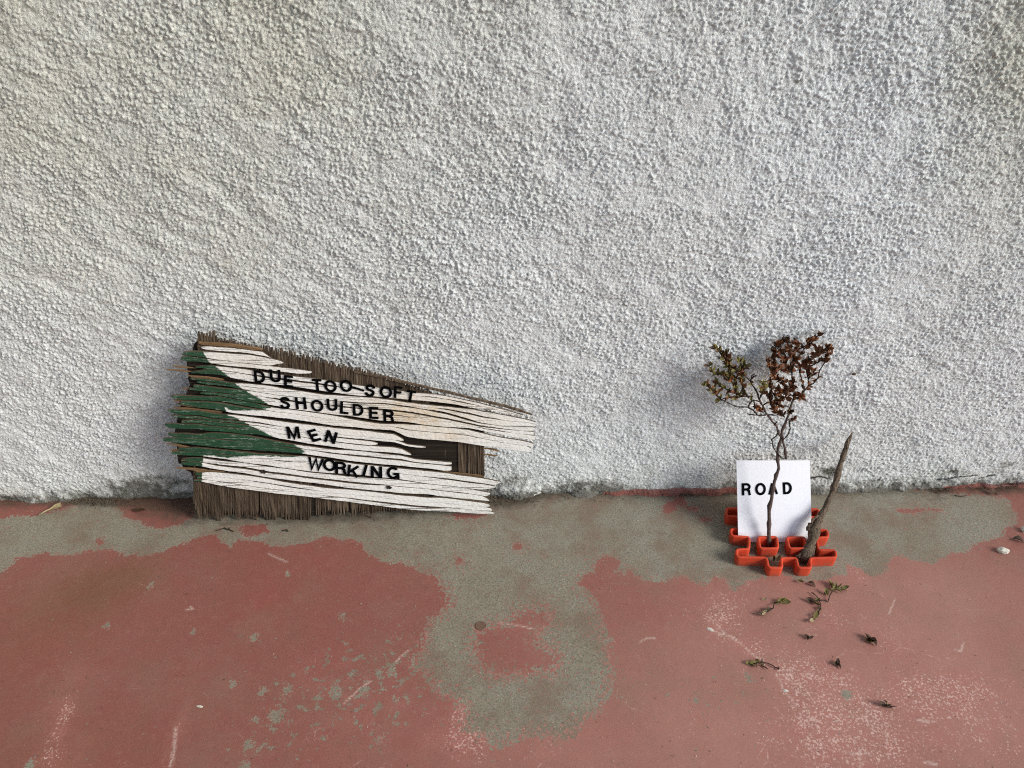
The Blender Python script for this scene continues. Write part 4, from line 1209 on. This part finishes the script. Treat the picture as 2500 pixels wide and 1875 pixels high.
def build_stick():
    b = ground_pt(*c4(915, 1375), 0.004)
    topw = wall_pt(*c4(1412, 70), -0.012)
    dirv = (topw - b).normalized()
    n = Vector((1, 0, 0)).cross(Vector((0, topw.y - b.y, topw.z - b.z))).normalized()
    P = lambda x, y: hit_plane(*c4(x, y), b, n)
    path = [(915, 1375, 40), (925, 1330, 62), (950, 1280, 66), (985, 1220, 56), (1010, 1150, 58), (1025, 1080, 62), (1045, 1010, 58), (1085, 930, 38), (1125, 860, 34), (1165, 770, 31), (1205, 680, 32), (1240, 590, 35), (1265, 500, 36), (1290, 400, 34), (1330, 280, 30), (1360, 180, 26), (1385, 130, 18), (1405, 90, 11), (1412, 66, 6)]
    k = 1 / 4.1475 * 0.00082
    pts = [P(x, y) for x, y, _ in path]
    d = densify(pts, 0.006, 0.0006)
    # radii follow the path
    acc = [0.0]
    for i in range(1, len(pts)): acc.append(acc[-1] + (pts[i] - pts[i - 1]).length)
    acc2 = [0.0]
    for i in range(1, len(d)): acc2.append(acc2[-1] + (d[i] - d[i - 1]).length)
    rr = np.interp(np.array(acc2) / acc2[-1], np.array(acc) / acc[-1], [w * k for _, _, w in path])
    root = thing('weathered_stick', 'tapered grey weathered stick slanting up out of the orange frame', 'stick', tuple(b))
    rr = [q * (1 + 0.16 * math.sin(i * 0.9) * math.sin(i * 0.37) + rnd.uniform(-.07, .07)) for i, q in enumerate(rr)]
    V = []; F = []
    tube(V, F, [p - b for p in d], [q * 0.84 for q in rr], 16, 0.13)
    put('shaft', mesh('shaft', V, F, True), root, W_STICK)
    # flared torn butt, side knob and a peeling sliver
    V = []; F = []
    for a, c, w0, w1 in [((975, 1000), (1010, 1060), 10, 34), ((985, 980), (975, 1060), 22, 30)]:
        q = densify([P(*a) - n * 0, P(*c)], 0.005, 0.001)
        tube(V, F, [p - b for p in q], list(np.linspace(w0 * k, w1 * k, len(q))), 8, 0.2)
    put('knob', mesh('knob', V, F, True), root, W_STICK)
    for (x0, y0, x1, y1, x2, y2, w) in [(1118, 822, 1108, 880, 1100, 930, 9), (1365, 108, 1352, 200, 1345, 260, 9), (828, 1310, 880, 1290, 950, 1230, 22), (850, 1330, 900, 1300, 960, 1250, 18), (880, 1385, 905, 1330, 950, 1270, 16), (960, 1350, 965, 1300, 980, 1240, 18), (1010, 1320, 1010, 1270, 1015, 1200, 16), (990, 1000, 1000, 940, 1060, 900, 14)]:
        V = []; F = []
        q = densify([P(x0, y0), P(x1, y1), P(x2, y2)], 0.004, 0.0008)
        nn = len(q)
        tube(V, F, [p - b + Vector((0, -0.004, 0.002)) for p in q], [w * k * (0.35 + 0.65 * math.sin(3.14 * min(1, (i + .3) / nn) * .6)) for i in range(nn)], 6, 0.2)
        put('bark_sliver', mesh('bark_sliver', V, F, True), root, W_STICK)
    return root

def cD(x, y): return (1700 + x / 4.424, 1380 + y / 4.424)

def floor_sprig(name, label, stems, leaves, cat='twig'):
    """stems: list of pixel polylines in crop coordinates, leaves: (x, y, angle on the floor, size mm, kind)"""
    r = random.Random(int(leaves[0][0] * 3 + leaves[0][1]))
    c = ground_pt(*cD(leaves[0][0], leaves[0][1]))
    root = thing(name, label, cat, tuple(c))
    V = []; F = []
    for s_ in stems:
        pts = []
        for i, (x, y) in enumerate(s_):
            p = ground_pt(*cD(x, y), 0.004)
            p.z = 0.0022 + 0.004 * r.random()
            pts.append(p - c)
        d = densify(pts, 0.003, 0.0004, r)
        tube(V, F, d, [0.00085 * (1.35 if i % 4 == 1 else 1) for i in range(len(d))], 6, 0.1, r)
    if V: put('stem', mesh('stem', V, F, True), root, W_STEMD)
    for (x, y, ang, size, kind) in leaves:
        p = ground_pt(*cD(x, y), 0.003); p.z = 0.0025 + r.random() * 0.003
        d = Vector((math.cos(R(ang)), math.sin(R(ang)), r.uniform(0.0, 0.45)))
        p = p - d.normalized() * size * 0.0005
        p.z = max(p.z, 0.0022)
        add_leaf(root, kind, p, d.normalized(), r.uniform(-.9, .9), size * 0.00125, c, r)
    return root

def single_leaf(px, py, ang, size, kind, label, name='fallen_leaf', group=None, var=0):
    c = ground_pt(px, py)
    o = bpy.data.objects.new(name, LEAVES[kind][var])
    COL.objects.link(o)
    o.rotation_euler = (R(rnd.uniform(2, 14)), R(rnd.uniform(-18, 18)), R(ang - 90))
    o.scale = (size * 0.001,) * 3
    o.location = (c.x, c.y, 0.0026)
    return tag(o, label, 'leaf', group)

def rock(name, px, py, sx, sy, sz, label, seed, mat=W_STONE, rot=0):
    r = random.Random(seed)
    import bmesh
    bm = bmesh.new()
    bmesh.ops.create_icosphere(bm, subdivisions=3, radius=1)
    ks = [(Vector((r.uniform(-1, 1), r.uniform(-1, 1), r.uniform(-1, 1))).normalized(), r.uniform(.62, .9)) for _ in range(11)]
    for v in bm.verts:
        for nrm, dd in ks:
            q = v.co.dot(nrm)
            if q > dd: v.co -= nrm * (q - dd) * 0.9
        v.co += Vector((r.uniform(-1, 1), r.uniform(-1, 1), r.uniform(-1, 1))) * 0.035
        v.co = Vector((v.co.x * sx, v.co.y * sy, v.co.z * sz))
    me = bpy.data.meshes.new(name); bm.to_mesh(me); bm.free()
    o = put(name, me, None, mat)
    c = ground_pt(px, py)
    o.location = (c.x, c.y, sz * 0.75)
    o.rotation_euler = (0, 0, R(rot))
    return tag(o, label, 'stone')

def build_small():
    # penny
    c = ground_pt(1174, 1529)
    V = []; F = []
    N = 40; rings = [(0, .0007), (.0083, .0007), (.0086, .0009), (.0094, .0009), (.0097, .0006), (.0097, -.0006)]
    V.append((0, 0, rings[0][1]))
    for (rr, z) in rings[1:]:
        for k in range(N): V.append((rr * math.cos(6.28318 * k / N), rr * math.sin(6.28318 * k / N), z))
    for k in range(N):
        F.append((0, 1 + k, 1 + (k + 1) % N))
        for q in range(len(rings) - 2):
            a = 1 + q * N + k; b = 1 + q * N + (k + 1) % N
            F.append((a, a + N, b + N, b))
    o = put('coin', mesh('coin', V, F), None, W_COIN); o.location = (c.x, c.y, 0.0012)
    tag(o, 'small brown copper coin lying flat on the bare concrete', 'coin')

    rock('pebble', 2448, 1348, .0125, .0082, .0066, 'chunky white stone on the red paint near the right edge', 4, rot=-4)
    rock('pebble', 2499, 1296, .006, .0075, .005, 'pale stone cut off by the right edge of the picture', 9)
    rock('plaster_chip', 1733, 1537, .0075, .0035, .0014, 'small white plaster flake on the red floor left of the twigs', 12, rot=-35)
    rock('plaster_chip', 1918, 1687, .0045, .0032, .0013, 'tiny white flake at the end of a scratch in the red paint', 13, rot=-20)
    rock('plaster_chip', 488, 1725, .0060, .0024, .0012, 'small cream flake on the dark red floor at the left', 14, rot=-12)
    rock('plaster_crumb', 1305, 1205, .022, .011, .010, 'lump of white plaster fallen at the foot of the wall beside the board', 15, W_WALLCRUMB, rot=12)

    floor_sprig('fallen_sprig', 'largest fallen sprig with green leaves in front of the orange frame',
                [[(1245, 290), (1290, 330), (1330, 370), (1345, 430), (1340, 470), (1310, 530), (1270, 590)], [(1330, 385), (1375, 380), (1425, 385), (1435, 340), (1465, 290)], [(1325, 370), (1270, 400), (1220, 380)]],
                [(1470, 240, 110, 11, 'green'), (1500, 225, 75, 12, 'green'), (1540, 245, 20, 12, 'green'), (1590, 245, 15, 13, 'green'), (1580, 270, -15, 10, 'green'), (1520, 280, -30, 12, 'green'), (1480, 270, 200, 9, 'green'), (1405, 300, 100, 12, 'green'), (1455, 215, 130, 12, 'green'),
                 (1390, 310, 60, 9, 'brown'), (1230, 375, 160, 12, 'brown'), (1265, 400, -40, 15, 'green'), (1285, 420, -50, 14, 'brown'), (1300, 380, 20, 10, 'green'), (1285, 560, 60, 14, 'green'), (1250, 600, 215, 13, 'tan'), (1335, 470, -80, 9, 'tan'), (1310, 530, 70, 10, 'green'), (1545, 250, 0, 11, 'tan')])
    floor_sprig('fallen_sprig', 'middle-sized fallen sprig left of the largest one, green at one end',
                [[(690, 530), (740, 510), (800, 480), (830, 470), (835, 430), (860, 400)], [(860, 405), (900, 395), (940, 390)]],
                [(900, 385, 20, 12, 'green'), (950, 390, 10, 13, 'green'), (970, 405, -10, 12, 'green'), (880, 400, 190, 9, 'green'), (780, 480, 200, 13, 'brown'), (760, 500, 210, 14, 'green'), (700, 530, 190, 12, 'brown'), (720, 520, 40, 11, 'tan'), (930, 420, -40, 9, 'green')])
    floor_sprig('fallen_sprig', 'thin fallen twig with leaves at its left end on red paint below the others',
                [[(600, 1060), (660, 1060), (700, 1045), (780, 1065), (830, 1085), (890, 1120)], [(890, 1100), (888, 1130)], [(700, 1070), (770, 1120)]],
                [(585, 1055, 180, 13, 'green'), (620, 1065, 170, 12, 'green'), (640, 1075, 250, 10, 'brown'), (660, 1050, 120, 9, 'green'), (690, 1075, -60, 10, 'tan'), (700, 1045, 80, 8, 'brown')])
    floor_sprig('leaf_cluster', 'dark curled leaf cluster with a pale rib, right of the fallen sprigs', [[(1850, 800), (1885, 845)]],
                [(1860, 800, 130, 14, 'brown'), (1880, 810, -60, 17, 'brown'), (1860, 830, -40, 16, 'green'), (1900, 815, -70, 15, 'brown')], 'leaf cluster')
    floor_sprig('leaf_cluster', 'small dark clump of curled leaf on the red floor under the largest sprig', [[(1195, 780), (1215, 800)]],
                [(1200, 780, 160, 10, 'brown'), (1225, 785, 20, 9, 'brown'), (1205, 795, 250, 7, 'brown')], 'leaf cluster')
    floor_sprig('leaf_cluster', 'ragged dark brown leaf clump between the thin twig and the cracked paint', [[(1520, 1040), (1525, 1090)]],
                [(1510, 1060, 200, 11, 'brown'), (1530, 1055, 80, 11, 'brown'), (1530, 1080, -60, 10, 'brown')], 'leaf cluster')
    floor_sprig('leaf_cluster', 'forked brown leaf scrap near the lower right corner', [[(2000, 1510), (2050, 1530), (2110, 1540)]],
                [(2010, 1505, 160, 12, 'brown'), (2040, 1525, -20, 13, 'brown'), (2095, 1535, -15, 13, 'brown'), (2045, 1495, 100, 8, 'tan')], 'leaf cluster')
    single_leaf(1945, 1419, -50, 14, 'green', 'olive leaf just below the front tooth of the orange frame', var=1)
    single_leaf(1971, 1423, -40, 16, 'brown', 'dark folded leaf below the orange frame, right of the olive one', var=2)
    single_leaf(1861, 1468, 25, 10, 'tan', 'pale tan leaf above the middle-sized sprig')
    single_leaf(2470, 1316, -28, 22, 'brown', 'long dark curled leaf by the white stone', var=2)
    single_leaf(2431, 1212, 115, 16, 'brown', 'thin brown leaf on the concrete near the wall at the right', var=1)
    single_leaf(325, 1247, -12, 30, 'brown', 'broad dark brown leaf in the shade left of the board', var=0)
    # leaf scraps inside the frame
    for x, y, a, s_, lab in [(640, 1330, 70, 16, 'pale pointed leaf standing in the left tooth of the orange frame'), (612, 1340, 120, 14, 'brown leaf beside the pale one in the left tooth')]:
        c = ground_pt(*c4(x, y + 30), 0.006)
        o = bpy.data.objects.new('fallen_leaf', LEAVES['tan' if x == 640 else 'brown'][1]); COL.objects.link(o)
        o.location = (c.x, c.y, 0.004); o.rotation_euler = (R(55), R(20), R(a - 90)); o.scale = (s_ * .001,) * 3
        tag(o, lab, 'leaf')
    single_leaf(1740 + 435 / 4.1475, 1040 + 1290 / 4.1475, 70, 15, 'green', 'olive leaf on the floor between the sockets of the orange frame', var=3)

    # dried pale curl left of the board
    c = ground_pt(128, 1250)
    root = thing('dry_leaf_curl', 'pale crinkled dry leaf near the foot of the wall at the far left', 'leaf', (c.x, c.y, 0.002))
    V = []; F = []
    pts = [ground_pt(x, y, 0.004) for x, y in [(96, 1262), (106, 1255), (118, 1250), (128, 1244), (140, 1240), (150, 1240)]]
    wd = [.002, .006, .005, .009, .011, .003]
    for i, (p, w) in enumerate(zip(pts, wd)):
        for s_ in (-1, -.3, .4, 1):
            V.append((p.x - c.x + s_ * w * .3, p.y - c.y + s_ * w, 0.002 + .004 * abs(s_) + rnd.uniform(0, .002)))
    for i in range(len(pts) - 1):
        for j in range(3):
            a = i * 4 + j
            F.append((a, a + 1, a + 5, a + 4))
    put('blade', mesh('blade', V, F, True), root, W_LTAN)
    # small twigs lying at the wall
    def twiglet(pl, rad, label, z=0.002, onwall=False, mat=W_STEMD):
        pts = [ground_pt(*p, z) if not onwall else wall_pt(*p, -0.016) for p in pl]
        b = pts[0].copy()
        V = []; F = []
        d = densify(pts, 0.003, 0.0004)
        tube(V, F, [p - b for p in d], [rad] * len(d), 6, 0.15)
        o = put('twig', mesh('twig', V, F, True), None, mat); o.location = b
        tag(o, label, 'twig')
    twiglet([(1980, 1167), (2000, 1163), (2022, 1168)], 0.0010, 'hair-thin dark twig sticking out from behind the card along the wall', onwall=True)
    twiglet([(528, 1296), (545, 1290), (560, 1293), (570, 1298)], 0.0009, 'thin dark twig on the concrete just below the board')
    twiglet([(548, 1288), (556, 1294), (562, 1288)], 0.0008, 'tiny crooked twig crossing the thin one below the board')
    twiglet([(2330, 1209), (2345, 1212), (2360, 1210)], 0.0008, 'tiny twig by the debris tuft near the wall at the right')
    twiglet([(690, 1296), (700, 1293), (704, 1298)], 0.0010, 'short dark twig on concrete under the middle of the board')
    # bug-like speck on the wall
    q = wall_pt(2085, 913, -0.004)
    rk = rock('wall_speck', 2085, 1200, .0042, .003, .003, 'single dark speck on the white wall right of the sprig', 30, W_LBRN)
    rk.location = q; rk['category'] = 'speck'
    # tufts of windblown fluff and litter along the foot of the wall: nobody could count it
    V = []; F = []
    r = random.Random(21)
    def litter(px, py, spx, spy, n, smin, smax):
        for _ in range(n):
            x = r.gauss(px, spx); y = r.gauss(py, spy)
            c = ground_pt(x, y)
            if c.y > float(wall_foot(c.x)) - 0.004: c.y = float(wall_foot(c.x)) - 0.004 - r.random() * 0.006
            s_ = r.uniform(smin, smax); a = r.uniform(0, 6.28); z = r.uniform(0.0008, 0.0035)
            L = s_ * r.uniform(1, 3.5)
            dx, dy = math.cos(a), math.sin(a)
            b = len(V); t = s_ * 0.4
            V.extend([(c.x - dx * L, c.y - dy * L, z), (c.x - dy * t, c.y + dx * t, z + t), (c.x + dx * L, c.y + dy * L, z + r.uniform(-.5, 1) * t), (c.x + dy * t, c.y - dx * t, z + t * .3), (c.x, c.y, z - t)])
            F.extend([(b, b + 3, b + 1), (b + 1, b + 3, b + 2), (b, b + 1, b + 4), (b + 1, b + 2, b + 4), (b + 3, b + 4, b + 2), (b, b + 4, b + 3)])
    litter(235, 1224, 45, 7, 420, .0006, .0020)
    litter(330, 1216, 60, 6, 200, .0005, .0016)
    litter(1240, 1222, 45, 8, 260, .0006, .0020)
    litter(2300, 1196, 14, 4, 230, .0005, .0016)
    litter(2430, 1192, 35, 4, 220, .0005, .0016)
    litter(1715, 1203, 50, 3, 220, .0005, .0016)
    litter(2000, 1204, 150, 4, 160, .0004, .0013)
    litter(1480, 1212, 150, 6, 160, .0004, .0013)
    litter(620, 1225, 250, 14, 260, .0005, .0016)
    litter(760, 1280, 200, 10, 60, .0004, .0012)
    o = put('wall_foot_litter', mesh('litter', V, F), None, W_LITTER)
    tag(o, 'dark windblown litter gathered along the foot of the wall', 'litter', kind='stuff')
    V = []; F = []
    for _ in range(620):
        x = r.uniform(-60, 2560); y = r.uniform(1225, 1880)
        litter(x, y, 1, 1, 1, .00035, .0011)
    o = put('floor_grit', mesh('grit', V, F), None, W_LITTER)
    tag(o, 'fine dark grit scattered over the porch floor', 'grit', kind='stuff')
    V = []; F = []
    for _ in range(520):
        x = r.gauss(1750, 600); y = r.uniform(1225, 1880)
        litter(x, y, 1, 1, 1, .0003, .0008)
    o = put('pale_sand', mesh('sand', V, F), None, W_STONE)
    tag(o, 'pale sand grains scattered over the porch floor', 'sand', kind='stuff')

W_LITTER = mat_simple('dark_litter', (0.070, 0.052, 0.036), 0.95, 0.1, 0.5, 200, 0, 0, (0.15, 0.12, 0.085))
W_WALLCRUMB = mat_simple('plaster_crumb', (0.70, 0.69, 0.64), 0.9, 0.1, 0.35, 180, 0.002, 260)

# ------------------------------------------------------------------ build, large things first
build_wall()
build_floor()
box('overhead_light_blocker', (-6.0, -2.6, 2.45), (0.5, -0.02, 2.55), W_BLOCKER, label='unseen slab added overhead to cut sky light on the wall', cat='ceiling')  # added out of view to block sky and grade the wall's light
box('side_light_blocker', (-2.55, -2.6, -0.14), (-2.45, -0.02, 2.44), W_BLOCKER, label='unseen panel added on the left to cut sky light', cat='wall')  # added out of view to darken the left side
build_sign()
build_frame()
build_card()
build_plant()
build_stick()
build_small()
